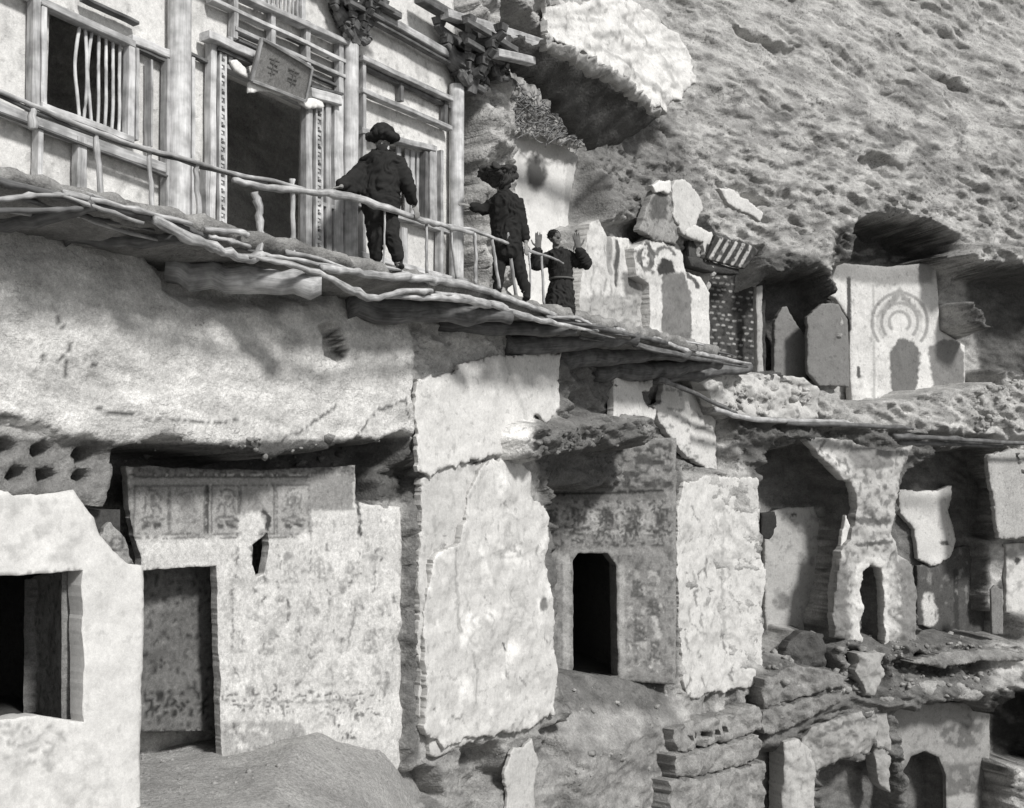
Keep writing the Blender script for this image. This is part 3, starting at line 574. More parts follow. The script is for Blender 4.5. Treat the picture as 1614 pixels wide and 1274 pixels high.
# side bay of the hall: white wall behind the two standing men
slab('plaster_wall', [(797, 206), (850, 214), (905, 240), (912, 247), (902, 300), (897, 345), (896, 420), (900, 520), (760, 480), (758, 330), (782, 312), (808, 285), (778, 268), (776, 258), (795, 250), (806, 225)], Wall(-.84), .08, M['clean'], .66,
     'white plaster wall with an oval bare patch behind the two right hand men', 'wall', res=.03, rag=.03, rough=.008,
     paint=[('blob', (845, 272, 17, 28), .10), ('blob', (854, 260, 4, 9), .26), ('poly', [(893, 250), (914, 245), (900, 300), (897, 340), (890, 340)], .5, 2), ('noise', None, .6, (40, 60), .35)])
slab('brick_wall', [(732, 185), (812, 190), (812, 480), (732, 480)], Wall(-.90), .06, M['mural'], .12, 'dark bare wall strip between the last porch column and the white wall', 'wall', res=.04, rag=.01, paint=[('noise', [(732, 330), (800, 330), (800, 380), (732, 380)], .04, (30, 3), .1), ('line', [(735, 218), (790, 218)], .2, 1, 2), ('poly', [(736, 385), (770, 385), (770, 470), (736, 470)], .3, 3), ('poly', [(732, 120), (790, 120), (790, 216), (732, 216)], .34, 3)])
sh = slab('reed_ceiling', [(735, 60), (800, 85), (850, 130), (880, 165), (925, 200), (935, 222), (912, 235), (870, 222), (800, 205), (735, 190)], Wall(-1.75, .20), .10, M['mural'], .42, 'torn reed and mud ceiling cove above the white side wall', 'ceiling', res=.04, rag=.05, rough=.04, paint=[('noise', None, .12, (8, 8), .1), ('noise', None, .5, (6, 4), .38, 6)])
mb = MB()
RC = Wall(-1.75, .20)
for i in range(300):
    x = random.uniform(745, 912); y = random.uniform(85 + (x - 735) * .62, 190 + (x - 735) * .22); xs = np.array([x, x + random.uniform(-22, 22)]); ys = np.array([y, y + random.uniform(-10, 18)]); ua, uz = RC.uv(xs, ys)
    q2 = RC.pos(ua, uz, .03 + random.uniform(0, .05)); a = Vector(q2[0]); b = Vector(q2[1]); mb.tube([a, (a + b) / 2 + Vector((0, 0, random.uniform(-.05, .05))), b], random.uniform(.006, .012), 4, 2)
r_ = mb.build('reeds', M['reed'], None, True); r_.parent = sh; tag(r_, kind='stuff')
# broken overhang: underside's shade put into a dark tone, sunlit plaster above it
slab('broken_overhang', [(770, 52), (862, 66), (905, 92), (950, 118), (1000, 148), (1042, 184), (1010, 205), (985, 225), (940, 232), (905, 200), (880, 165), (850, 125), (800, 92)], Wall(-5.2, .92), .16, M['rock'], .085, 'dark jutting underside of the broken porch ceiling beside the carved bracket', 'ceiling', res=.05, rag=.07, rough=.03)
slab('plaster_wall', [(862, 14), (930, -4), (1000, 2), (1040, 26), (1062, 50), (1084, 80), (1094, 104), (1090, 128), (1078, 152), (1058, 166), (1048, 182), (1030, 168), (1000, 140), (975, 120), (950, 106), (925, 92), (905, 80), (880, 66), (860, 58)], Wall(2.0, -.30), .08, M['plaster'], .64, 'brightest white plaster patch on the cliff above the broken overhang', 'plaster', res=.045, rag=.10, rough=.05, lobes=.10, paint=[('noise', None, .46, (40, 12), .15), ('line', [(940, 70), (1000, 110), (1040, 150)], .4, 3, 3), ('line', [(990, 30), (1040, 90), (1062, 140)], .42, 2, 2)])
slab('plaster_ledge', [(862, 60), (905, 78), (930, 92), (955, 104), (975, 110), (1000, 132), (1030, 160), (1046, 184), (1020, 170), (990, 148), (950, 122), (905, 98), (862, 78)], Wall(-4.95, .92), .10, M['plaster'], .36, 'thin grey broken edge between the white patch and the dark overhang', 'ledge', res=.04, rag=.07, rough=.03)
# small ruined shrines beyond the end of the walkway
slab('ruined_wall', [(930, 352), (945, 344), (958, 372), (990, 376), (1002, 385), (1004, 430), (1036, 440), (1034, 535), (960, 540), (915, 540), (918, 440)], Wall(-.25), .25, M['plaster'], .58, 'ruined plastered wall with vertical streaks right of the man with raised hands', 'wall', res=.035, rag=.05, rough=.02,
     paint=[('sline', [(972, 380), (971, 450)], .1, 2, 4), ('sline', [(960, 375), (962, 430)], .3, 2, 6), ('noise', None, .33, (10, 40), .3), ('poly', [(918, 470), (1034, 462), (1034, 540), (915, 540)], .42, 3), ('noise', [(918, 470), (1034, 462), (1034, 540), (915, 540)], .27, (14, 9), .15, 3), ('poly', [(980, 430), (1002, 425), (1010, 465), (985, 465)], .2, 3)])
slab('shrine_wall', [(1001, 392), (1030, 370), (1065, 380), (1078, 400), (1082, 428), (1104, 436), (1119, 462), (1121, 560), (1028, 545), (1025, 448), (1004, 436)], Wall(-.05), .22, M['plaster'], .62, 'small white shrine wall around a grey slab, at the tip of the walkway', 'wall', res=.03, rag=.03, rough=.015,
     paint=[('poly', [(1043, 432), (1078, 430), (1088, 460), (1092, 560), (1043, 545)], .19, 1.5), ('poly', [(1034, 424), (1044, 407), (1060, 410), (1066, 430), (1038, 434)], .05, 1.5), ('line', [(1012, 395), (1008, 410), (1016, 425)], .1, 1.5, 4), ('line', [(1020, 385), (1030, 400), (1024, 420)], .1, 1.5, 5), ('line', [(1012, 374), (1045, 376), (1075, 392)], .08, 2, 8), ('blob', (1008, 404, 6, 9), .12), ('blob', (1026, 400, 6, 10), .12), ('blob', (1018, 424, 7, 5), .2), ('line', ring((1048, 402), 14, 12, 12, 0, 180), .15, 2, 3), ('line', [(1085, 432), (1100, 452)], .1, 1.5, 5), ('noise', [(1000, 380), (1040, 370), (1040, 430), (1000, 440)], .2, (8, 8), .2)])
slab('shrine_roof', [(1008, 362), (1030, 300), (1052, 298), (1064, 340), (1074, 372), (1066, 384), (1030, 378)], Wall(.0), .14, M['mural'], .30, 'grey gabled top of the small white shrine', 'roof', res=.035, rag=.04, rough=.02, paint=[('poly', [(1026, 312), (1040, 300), (1052, 308), (1052, 345), (1026, 348)], .12, 2), ('noise', None, .14, (8, 8), .3)])
slab('plaster_fragment', [(1028, 292), (1040, 284), (1058, 286), (1060, 302), (1034, 303)], Wall(.06), .08, M['clean'], .7, 'tiny bright plaster patch above the shrine gable', 'plaster', res=.03, rag=.03)
slab('plaster_fragment', [(1060, 296), (1066, 282), (1080, 284), (1100, 300), (1111, 328), (1098, 350), (1088, 372), (1074, 366), (1064, 340)], Wall(.04), .1, M['plaster'], .55, 'pale rounded plaster patch right of the shrine gable', 'plaster', res=.035, rag=.05)
slab('plaster_fragment', [(1078, 362), (1098, 356), (1124, 366), (1122, 395), (1112, 412), (1110, 380), (1086, 374)], Wall(.05), .1, M['plaster'], .6, 'pale plaster hook around a small dark opening beside the striped awning', 'plaster', res=.035, rag=.04)
slab('dark_panel', [(1086, 378), (1108, 380), (1112, 412), (1086, 410)], Wall(-.10), .06, M['mural'], .07, 'dark panel for a small shaded opening between the shrine and the striped awning', 'panel', res=.035, rag=.02)  # flat dark sheet stands in for the opening's shade
st_ = []
for i in range(5): x = 1137 + 11.5 * i; st_.append(('sline', [(x, 377 + 3*i), (x - 17, 407 + 3.2*i)], .55, .8, 4.2))
st_.append(('noise', None, .12, (7, 9), .25))
slab('striped_awning', [(1128, 371), (1186, 386), (1196, 396), (1174, 424), (1148, 417), (1114, 408)], Wall(-1.3, .32), .07, M['mural'], .06, 'dark overhang painted with slanting white stripes above the brick bay', 'awning', res=.022, rag=.012, paint=st_)
slab('lintel', [(1086, 404), (1114, 408), (1166, 424), (1166, 432), (1130, 430), (1092, 420)], Wall(.04), .25, M['rock'], .07, 'dark broken lintel under the striped awning', 'lintel', res=.03, rag=.02)
slab('plaster_fragment', [(1134, 298), (1152, 298), (1180, 316), (1203, 336), (1200, 346), (1172, 334), (1146, 318)], Wall(.22), .12, M['plaster'], .58, 'slanting pale plaster strip on the rock above the striped awning', 'plaster', res=.035, rag=.05)
br = [('noise', None, .04, (8, 8), .2)]
for r in range(14):
    for c in range(8):
        x = 1122 + c * 10 + (r % 2) * 5 + random.uniform(-1.5, 1.5); y = 436 + r * 9.5 + c * 1.0 + random.uniform(-1.5, 1.5)
        if random.random() < .85: br.append(('sline', [(x - 1.6, y), (x + 1.8, y + .4)], random.uniform(.2, .45), 1.3, 1.6))
slab('brick_wall', [(1108, 418), (1150, 424), (1196, 422), (1206, 395), (1208, 590), (1110, 580)], Wall(-.62), .1, M['mural'], .065, 'dark brick wall dotted with pale mortar, under the striped awning', 'wall', res=.022, rag=.01, rough=.02, paint=br)
slab('plastered_post', [(1193, 452), (1202, 450), (1203, 590), (1194, 590)], Wall(-.1), .12, M['plaster'], .38, 'narrow grey post at the right edge of the dark brick wall', 'post', res=.04, rag=.02)
# upper right niches
slab('stone_tablet', [(1222, 508), (1233, 484), (1240, 482), (1250, 500), (1272, 534), (1274, 598), (1220, 594)], Wall(-.45), .12, M['plaster'], .20, 'pointed grey tablet shape in the dark niche left of the tall slab', 'tablet', res=.035, rag=.02)
slab('stone_tablet', [(1273, 500), (1296, 478), (1322, 480), (1337, 505), (1340, 610), (1292, 608), (1274, 590)], Wall(.13), .10, M['plaster'], .19, 'tall flat grey slab with a rounded top beside the white niche wall', 'tablet', res=.035, rag=.02)
np_ = [('poly', [(1300, 410), (1480, 410), (1470, 446), (1400, 452), (1310, 440)], .28, 6), ('sline', [(1376, 450), (1378, 655)], .42, 1.5, 2), ('noise', [(1340, 450), (1400, 450), (1400, 655), (1340, 655)], .5, (10, 14), .3)]
for r, tn in ((46, .3), (36, .5), (30, .32), (24, .58), (17, .34), (11, .62)): np_.append(('sline', ring((1418, 508), r * .95, r, 24, -40, 220), tn, 2, 3.2))
np_ += [('poly', [(1380, 500), (1418, 452), (1456, 500), (1440, 492), (1418, 468), (1396, 492)], .3, 2), ('poly', [(1402, 560), (1408, 542), (1424, 533), (1442, 540), (1451, 560), (1450, 590), (1442, 620), (1436, 650), (1406, 655)], .155, 1.5), ('poly', [(1450, 545), (1468, 560), (1470, 600), (1462, 640), (1440, 655), (1448, 610)], .66, 2),
        ('poly', [(1462, 548), (1488, 534), (1510, 538), (1520, 560), (1520, 660), (1474, 660), (1470, 600)], .21, 2), ('sline', [(1338, 440), (1339, 520)], .08, 1.5, 5), ('sline', [(1353, 580), (1354, 594)], .1, 1.5, 4)]
slab('niche_wall', [(1283, 440), (1286, 426), (1312, 414), (1400, 420), (1476, 414), (1480, 470), (1482, 520), (1522, 545), (1522, 665), (1440, 665), (1345, 660), (1341, 600), (1340, 505), (1318, 470), (1300, 462)], Wall(-.95), .2, M['plaster'], .62,
     'white niche wall painted with a halo above two grey figure outlines', 'wall', res=.035, rag=.02, rough=.01, paint=np_)
slab('rubble_bank', [(1108, 600), (1150, 588), (1215, 590), (1262, 594), (1290, 612), (1290, 660), (1250, 664), (1170, 656), (1128, 640)], Wall(.38), .3, M['plaster'], .50, 'bank of pale rubble heaped on the ledge right of the walkway tip', 'rubble', res=.05, rag=.08, rough=.06, paint=[('noise', None, .2, (16, 9), .3)])
# lower right niches
slab('niche_wall', [(1205, 830), (1214, 806), (1240, 800), (1284, 800), (1298, 840), (1303, 900), (1303, 985), (1262, 1000), (1238, 1036), (1212, 1036), (1206, 960)], Wall(-1.10), .1, M['plaster'], .42, 'grey plastered back wall of the lower niche beside the short pillar', 'wall', res=.04, rag=.03, paint=[('blob', (1250, 812, 4, 4), .08), ('blob', (1232, 948, 13, 14), .2), ('poly', [(1218, 1000), (1245, 995), (1248, 1030), (1222, 1036)], .6, 3), ('noise', None, .3, (14, 14), .35)])
slab('plaster_fragment', [(1200, 808), (1222, 806), (1226, 830), (1212, 850), (1200, 852)], Wall(-.6), .1, M['mural'], .04, 'black patch at the upper left of the lower niche', 'plaster', res=.04, rag=.04)  # near-black scrap in the niche's upper left corner
slab('plastered_pier', [(1270, 690), (1330, 692), (1395, 712), (1442, 700), (1424, 738), (1414, 790), (1408, 840), (1420, 876), (1440, 890), (1446, 940), (1444, 1012), (1396, 1024), (1393, 915), (1387, 896), (1373, 890), (1361, 900), (1358, 1014), (1318, 1006), (1316, 940), (1324, 870), (1342, 850), (1352, 800), (1345, 762), (1318, 745), (1290, 716)], Wall(.18), .24, M['plaster'], .42,
     'funnel shaped plastered pier with a small arched door between the two lower niches', 'pier', res=.035, rag=.07, rough=.03, lobes=.06,
     paint=[('poly', [(1330, 700), (1408, 702), (1404, 735), (1380, 742), (1345, 735)], .22, 3), ('poly', [(1268, 690), (1300, 700), (1350, 752), (1352, 790), (1330, 760)], .60, 3), ('noise', None, .22, (10, 16), .15), ('line', [(1350, 858), (1405, 855)], .12, 2, 4), ('line', [(1350, 820), (1400, 822)], .13, 3, 7),
            ('poly', [(1344, 905), (1356, 884), (1374, 876), (1394, 886), (1402, 905), (1402, 1020), (1344, 1020)], .60, 3), ('poly', [(1412, 880), (1450, 885), (1448, 1020), (1418, 1020)], .22, 4), ('poly', [(1314, 900), (1334, 880), (1336, 1012), (1314, 1012)], .20, 4), ('noise', [(1402, 880), (1420, 880), (1418, 1020), (1402, 1020)], .5, (8, 20), .0)])
slab('plaster_fragment', [(1325, 860), (1334, 812), (1341, 830), (1338, 900), (1336, 948), (1326, 905)], Wall(.05), .1, M['clean'], .66, 'thin white plaster sliver left of the small arched door', 'plaster', res=.035, rag=.03)
slab('plaster_fragment', [(1415, 772), (1440, 774), (1470, 775), (1502, 765), (1496, 805), (1508, 850), (1498, 880), (1468, 892), (1447, 880), (1442, 835), (1422, 812)], Wall(-1.05), .14, M['plaster'], .60, 'white horned plaster patch in the lower niche furthest to the right', 'plaster', res=.035, rag=.04, paint=[('blob', (1488, 856, 8, 4), .12)])
slab('dark_panel', [(1446, 892), (1470, 890), (1510, 862), (1550, 860), (1552, 1012), (1500, 1000), (1446, 985)], Wall(-1.12), .1, M['mural'], .09, 'dark grey panel under the white horned patch', 'panel', res=.04, rag=.03, paint=[('poly', [(1455, 935), (1470, 935), (1478, 965), (1476, 985), (1456, 988)], .55, 2), ('sline', [(1506, 900), (1508, 1000)], .05, 2, 6), ('noise', None, .2, (10, 20), .3)])
slab('plaster_wall', [(1556, 720), (1600, 705), (1720, 720), (1720, 840), (1600, 850), (1575, 850), (1566, 790)], Wall(.16), .12, M['mural'], .40, 'grey plastered rock face high at the right edge beside the lower niche', 'plaster', res=.045, rag=.06)
slab('plaster_wall', [(1586, 858), (1720, 848), (1720, 968), (1586, 966)], Wall(-.5), .1, M['plaster'], .55, 'square recessed plaster panel at the right edge', 'plaster', res=.045, rag=.02, paint=[('blob', (1603, 884, 5, 6), .06), ('noise', None, .35, (20, 20), .1)])
slab('dark_panel', [(1562, 930), (1568, 922), (1580, 930), (1582, 1000), (1564, 1000)], Wall(.1), .05, M['mural'], .2, 'small arched outline at the foot of the right edge pier', 'panel', res=.04, rag=.01)
# bottom storey
slab('vault_band', [(1262, 1178), (1282, 1146), (1330, 1130), (1380, 1118), (1388, 1150), (1376, 1188), (1330, 1198), (1288, 1220), (1280, 1200)], Wall(.45), .5, M['plaster'], .33, 'curved plastered vault edge over the bottom opening right of the layered foot', 'arch', res=.045, rag=.06, rough=.05, paint=[('noise', None, .2, (14, 9), .2), ('line', [(1288, 1160), (1330, 1142), (1380, 1130)], .15, 2, 3)])
slab('plastered_pier', [(1236, 1170), (1262, 1166), (1284, 1185), (1287, 1230), (1285, 1340), (1236, 1340)], Wall(.62), .5, M['plaster'], .42, 'light square pier at the bottom beneath the curved vault edge', 'pier', res=.045, rag=.05, rough=.03, paint=[('noise', None, .3, (10, 20), .25)])
slab('plastered_post', [(1380, 1122), (1400, 1120), (1406, 1180), (1404, 1250), (1390, 1240), (1382, 1190)], Wall(.34), .4, M['plaster'], .34, 'narrow pale post between the two bottom openings', 'post', res=.045, rag=.05, rough=.03)
slab('niche_wall', [(1398, 1112), (1560, 1105), (1562, 1340), (1398, 1340)], Wall(-.52), .1, M['plaster'], .30, 'patchy back wall of the bottom opening around a small arched niche', 'wall', holes=[[(1424, 1330), (1424, 1215), (1436, 1193), (1458, 1184), (1480, 1194), (1491, 1220), (1491, 1330)]], res=.04, rag=.02,
     paint=[('poly', [(1478, 1150), (1510, 1140), (1550, 1140), (1545, 1172), (1520, 1182), (1490, 1172)], .13, 4), ('poly', [(1398, 1222), (1430, 1205), (1490, 1205), (1562, 1200), (1562, 1340), (1398, 1340)], .15, 6), ('line', ring((1457, 1222), 36, 38, 16, 0, 180), .2, 2, 3), ('noise', None, .24, (12, 16), .2), ('poly', [(1490, 1256), (1540, 1250), (1535, 1275), (1495, 1280)], .4, 4)])  # one dark blotch, and the lower part darker
slab('rock_ledge', [(1388, 1100), (1420, 1084), (1470, 1074), (1530, 1080), (1560, 1098), (1545, 1106), (1480, 1098), (1425, 1104), (1395, 1118)], Wall(.42), .6, M['rock'], .36, 'thin curved rock lip above the bottom arched niche', 'ledge', res=.045, rag=.06, rough=.05)
# stepped, layered footing under the short pillar and the ledges between the storeys
for k, (P_, n_, lb) in enumerate((([(1064, 1152), (1100, 1138), (1150, 1130), (1190, 1112), (1206, 1120), (1204, 1150), (1160, 1168), (1100, 1182), (1072, 1186)], .62, 'uppermost rounded rock course of the layered footing under the short pillar'),
                                  ([(1066, 1192), (1110, 1184), (1160, 1172), (1200, 1158), (1208, 1186), (1180, 1206), (1120, 1222), (1070, 1226)], .72, 'middle rounded rock course of the layered footing under the short pillar'),
                                  ([(1062, 1232), (1120, 1226), (1180, 1212), (1206, 1200), (1208, 1262), (1206, 1340), (1062, 1340)], .80, 'lowest bulging rock course of the layered footing under the short pillar'),
                                  ([(1206, 1072), (1250, 1052), (1300, 1054), (1338, 1066), (1330, 1082), (1280, 1096), (1230, 1112), (1206, 1118)], .62, 'smooth grey rock shelf right of the layered footing'),
                                  ([(1206, 1124), (1240, 1112), (1290, 1100), (1330, 1090), (1326, 1108), (1284, 1130), (1250, 1150), (1208, 1160)], .70, 'second grey shelf curving above the light bottom pier'),
                                  ([(1440, 1044), (1490, 1030), (1550, 1024), (1614, 1030), (1614, 1042), (1550, 1044), (1490, 1052)], .55, 'thin rock shelf below the dark panel niche'))):
    hl = [[(x - 4, y - 4), (x + 4, y - 5), (x + 5, y + 4), (x - 4, y + 5)] for x, y in ((1092, 1164), (1104, 1161), (1117, 1158), (1130, 1155), (1143, 1151))] if k == 0 else []
    slab('rock_ledge', P_, Wall(n_), .5, M['rock'], .30 if k < 3 else .25, lb, 'ledge', 'rock courses of the layered footing' if k < 3 else None, holes=hl, res=.04, rag=.10, rough=.05, lobes=.10)
slab('pedestal', [(1352, 1030), (1396, 1030), (1392, 1044), (1398, 1062), (1386, 1082), (1380, 1098), (1366, 1098), (1362, 1080), (1350, 1060), (1356, 1044)], Wall(.52), .4, M['plaster'], .34, 'bulging broken pedestal directly below the small arched door', 'pedestal', res=.035, rag=.05, rough=.04)
slab('rock_mound', [(1232, 1054), (1240, 1020), (1262, 996), (1300, 1000), (1304, 1054)], Wall(.1), .3, M['rock'], .10, 'dark wedge of fallen rock at the foot of the lower niche beside the short pillar', 'rock', res=.045, rag=.08, rough=.05)
# poles of the right hand ledge
def pole_thing(name, pts, n, r, label, cat='pole', mat='pole', group=None):
    mb = MB(); mb.tube([W(x, y, n) for x, y in pts], r, 8, 5); o = mb.build(name, M[mat], None, True); tag(o, label, cat, group); return o
pole_thing('pole', [(1040, 597), (1100, 622), (1160, 652)], .45, [.05, .045, .04], 'dark slanting prop pole reaching down from the walkway tip', mat='woodd')
pole_thing('pole', [(1128, 646), (1180, 660), (1250, 664), (1320, 664), (1345, 668)], .62, [.045, .06, .05, .045, .03], 'thick bent pole lying along the rubble bank', mat='wood')
pole_thing('pole', [(1240, 668), (1330, 670), (1420, 674), (1440, 676)], .66, [.04, .05, .05, .03], 'dark thin pole under the white niche wall', mat='woodd')
pole_thing('pole', [(1408, 688), (1480, 690), (1560, 696), (1700, 700)], .60, [.06, .055, .05, .05], 'long dark pole along the right end of the ledge', mat='woodd')
pole_thing('pole', [(1420, 698), (1500, 700), (1580, 704)], .45, [.05, .05, .04], 'dark stick tucked under the long grey pole', mat='woodd')
# ------------------------------------------------------------------ TIMBER FRONT OF THE UPPER HALL
hall = empty('timber_hall', W(300, 372, 0), 'whitewashed timber hall front with barred window, tall dark doorway and three columns, on the walkway', 'building')
def mpp_s(px, n):
    a, b = unproj(np.array([px - .5, px + .5]), np.array([0, 0]), n)[0]; return b - a
def FB(name, mat, x0, y0, x1, y1, wpx, dn=.08, n=.0, parent=hall, seg=6, wob=.004, label=None, lib=None):
    a = W(x0, y0, n); b = W(x1, y1, n)
    wm = wpx * mpp_s((x0 + x1) / 2, n) if abs(y1 - y0) > abs(x1 - x0) * 1.2 else wpx * (a.y + b.y) / 2 / F
    mb = lib or MB(); mb.beam(a, b, wm, dn, N3(0), seg, wob)
    if lib is None: return mb.build(name, M[mat], parent)
HW = Wall(-.06)
w1 = [(78, 12), (197, 66), (196, 212), (73, 164)]; dr = [(358, 116), (482, 172), (478, 425), (346, 372)]; w2 = [(610, 228), (673, 244), (673, 345), (610, 330)]
hw = slab('wall', [(-420, -420), (300, -300), (560, -120), (715, -40), (722, 455), (600, 440), (470, 415), (350, 385), (0, 292), (-420, 190)], HW, .10, M['plaster'], .66, holes=[w1, dr, w2], res=.05, rag=0, rough=.004, parent=hall,
     paint=[('noise', [(200, 70), (262, 95), (262, 240), (200, 215)], .55, (4, 60), .1), ('poly', [(200, 85), (262, 105), (262, 240), (200, 215)], .58, 2), ('noise', None, .50, (22, 45), .25), ('noise', None, .42, (8, 26), .5, 12), ('noise', [(-200, 200), (345, 290), (345, 380), (-200, 300)], .5, (18, 30), .1, 4), ('poly', [(566, 345), (705, 370), (705, 440), (566, 420)], .60, 3), ('poly', [(520, 330), (566, 345), (566, 420), (520, 410)], .5, 3),
            ('noise', [(560, 30), (705, 90), (705, 180), (560, 120)], .58, (20, 20), .3), ('poly', [(366, 10), (535, 85), (535, 165), (366, 90)], .40, 2), ('poly', [(690, 390), (720, 395), (720, 450), (690, 440)], .3, 2)])
hw2 = slab('roof', [(-420, -420), (300, -300), (720, -180), (720, -260), (300, -380), (-420, -520)], Wall(.1), 2.2, M['woodd'], .2, parent=hall, res=.3, rag=0)  # unseen roof, added to keep light out of the hollow from above
# round columns
for (xt, yt, xb, yb, r, nm) in ((284, -120, 281, 368, .118, 0), (553, 38, 551, 428, .10, 1), (720, 135, 719, 448, .105, 2)):
    mb = MB(); a = W(xt, yt, .07); b = W(xb, yb, .07); mb.tube([a, (a + b) / 2, b], r, 16, 6, .012); mb.build('column', M['woodl'], hall, True)
    mb = MB(); mb.beam(W(xb, yb - 8, .07), W(xb, yb + 6, .07), r * 2.6, r * 2.6, N3(0), 2); mb.build('column_base', M['wood'], hall)
# long beams and rails of the frame
for (x0, y0, x1, y1, wp, dn, n, mt) in (
    (-60, -58, 60, 0, 14, .12, .02, 'woodl'), (60, 3, 208, 72, 12, .12, .03, 'wood'), (130, -2, 215, 38, 5, .10, .03, 'woodd'), (208, 74, 266, 100, 5, .08, .0, 'woodd'), (205, 62, 268, 88, 14, .09, .02, 'woodl'),
    (-100, 130, 58, 196, 20, .10, .02, 'wood'), (58, 196, 262, 268, 17, .10, .02, 'wood'), (60, 168, 205, 222, 11, .13, .04, 'woodl'), (-100, 142, 262, 278, 3.5, .06, .08, 'woodd'),
    (-100, 262, 345, 380, 9, .12, .03, 'woodl'), (298, 85, 345, 108, 5, .07, .0, 'woodd'),
    (300, -40, 545, 70, 9, .14, .05, 'wood'), (330, 0, 545, 100, 6, .11, .03, 'woodl'), (366, 46, 540, 122, 6, .11, .03, 'wood'), (322, 56, 404, 93, 13, .16, .09, 'woodl'), (338, 78, 392, 102, 5, .12, .05, 'woodd'),
    (352, 106, 488, 168, 7, .12, .02, 'wood'), (485, 148, 532, 160, 16, .14, .08, 'woodl'), (485, 138, 535, 150, 4, .14, .06, 'woodd'),
    (583, 18, 706, 88, 13, .14, .05, 'wood'), (580, 30, 706, 100, 4, .10, .06, 'woodd'), (566, 92, 708, 158, 8, .14, .06, 'wood'), (566, 104, 708, 170, 5, .08, .0, 'woodd'), (566, 143, 708, 203, 7, .12, .04, 'wood'),
    (566, 206, 682, 236, 9, .12, .04, 'wood'), (560, 322, 706, 366, 8, .11, .03, 'wood'), (566, 402, 708, 440, 9, .12, .03, 'woodl'), (498, 320, 545, 336, 6, .1, .03, 'wood'), (500, 400, 545, 415, 8, .1, .03, 'wood')):
    FB('beam', mt, x0, y0, x1, y1, wp, dn, n)
# dark timber strips standing for the shaded gaps of the transom panels
for (x0, y0, x1, y1) in ((375, 22, 420, 44), (434, 50, 477, 71), (489, 76, 532, 96), (375, 64, 412, 80), (489, 118, 532, 136)): FB('gap_shade_strip', 'woodd', x0, y0, x1, y1, 4, .05, .012)
for x, y0, y1 in ((368, -10, 62), (427, 8, 100), (482, 35, 140), (534, 60, 160), (360, 60, 100)): FB('mullion', 'wood', x, y0, x, y1, 7, .10, .025)
for x, y0, y1 in ((631, 132, 160), (700, 160, 196)): FB('mullion', 'woodd', x, y0, x, y1, 5, .08, .02)
for x, y0, y1 in ((410, -30, 14), (474, -5, 44)): FB('mullion', 'woodl', x, y0, x, y1, 6, .10, .03)
for i in range(9): FB('lattice_bar', 'wood', 416 + 6.5 * i, -25 + 2.4 * i, 416 + 6.5 * i, 10 + 3.3 * i, 2.6, .03, .02)
# posts
for (x, y0, x1, y1, wp, mt) in ((54, -60, 52, 180, 12, 'wood'), (66, -50, 64, 175, 9, 'woodl'), (204, 66, 202, 218, 10, 'woodl'), (212, 78, 211, 222, 5, 'wood'), (235, 96, 234, 232, 3, 'wood'), (126, 218, 124, 318, 15, 'wood'), (60, 200, 58, 302, 8, 'woodl'), (262, 95, 260, 355, 7, 'wood'), (300, 92, 300, 372, 5, 'woodl'),
                             (333, 62, 330, 378, 9, 'woodl'), (322, 262, 322, 374, 6, 'wood'), (484, 168, 482, 425, 10, 'wood'), (513, 158, 514, 412, 8, 'wood'), (530, 155, 530, 420, 14, 'woodl'), (570, 100, 570, 420, 5, 'wood'), (606, 222, 606, 340, 6, 'woodl'), (679, 230, 679, 350, 11, 'wood'), (668, 240, 667, 345, 4, 'woodd'), (693, 238, 692, 440, 4, 'wood'), (634, 360, 634, 425, 9, 'wood')):
    FB('post', mt, x, y0, x1, y1, wp, .11, .03)
# fretwork strips beside the doorway: a pierced board of small openings
for (x, y0, y1) in ((350, 72, 372), (502, 158, 415)):
    lib = MB(); FB('', '', x - 4.5, y0, x - 5, y1, 3, .05, .06, lib=lib); FB('', '', x + 4.5, y0, x + 4, y1, 3, .05, .06, lib=lib); k = 0; y = y0
    while y < y1:
        FB('', '', x - 5, y, x + 4.5, y + 5, 5, .04, .055, seg=1, lib=lib); FB('', '', x - 4.5 + (k % 2) * 5, y + 6, x - .5 + (k % 2) * 4, y + 9, 4, .04, .06, seg=1, lib=lib); y += 13; k += 1
    fr = lib.build('fretwork_strip', M['woodl'], hall)
    FB('fretwork_backing', 'woodd', x, y0, x - .5, y1, 12, .03, .02)
# window bars, a few bowed out of true
for (x, y0, y1, bow) in ((127, 34, 186, -9), (134, 40, 190, 3), (146, 44, 196, -8), (156, 50, 200, -1), (167, 55, 203, 0), (178, 60, 206, 0), (189, 66, 210, -1)):
    mb = MB(); mb.tube([W(x, y0, -.02), W(x + bow * .7, (y0 * 3 + y1) / 4, .0), W(x + bow, (y0 + y1) / 2, .01), W(x + bow * .6, (y0 + 3 * y1) / 4, 0), W(x - 2, y1, -.02)], .017, 8, 4, .06); mb.build('window_bar', M['woodl'], hall, True)
for (x, y0, y1) in ((628, 232, 335), (641, 235, 338), (650, 238, 340), (659, 240, 342)):
    FB('shutter_slat', 'wood', x, y0, x, y1, 6.5, .03, -.04)
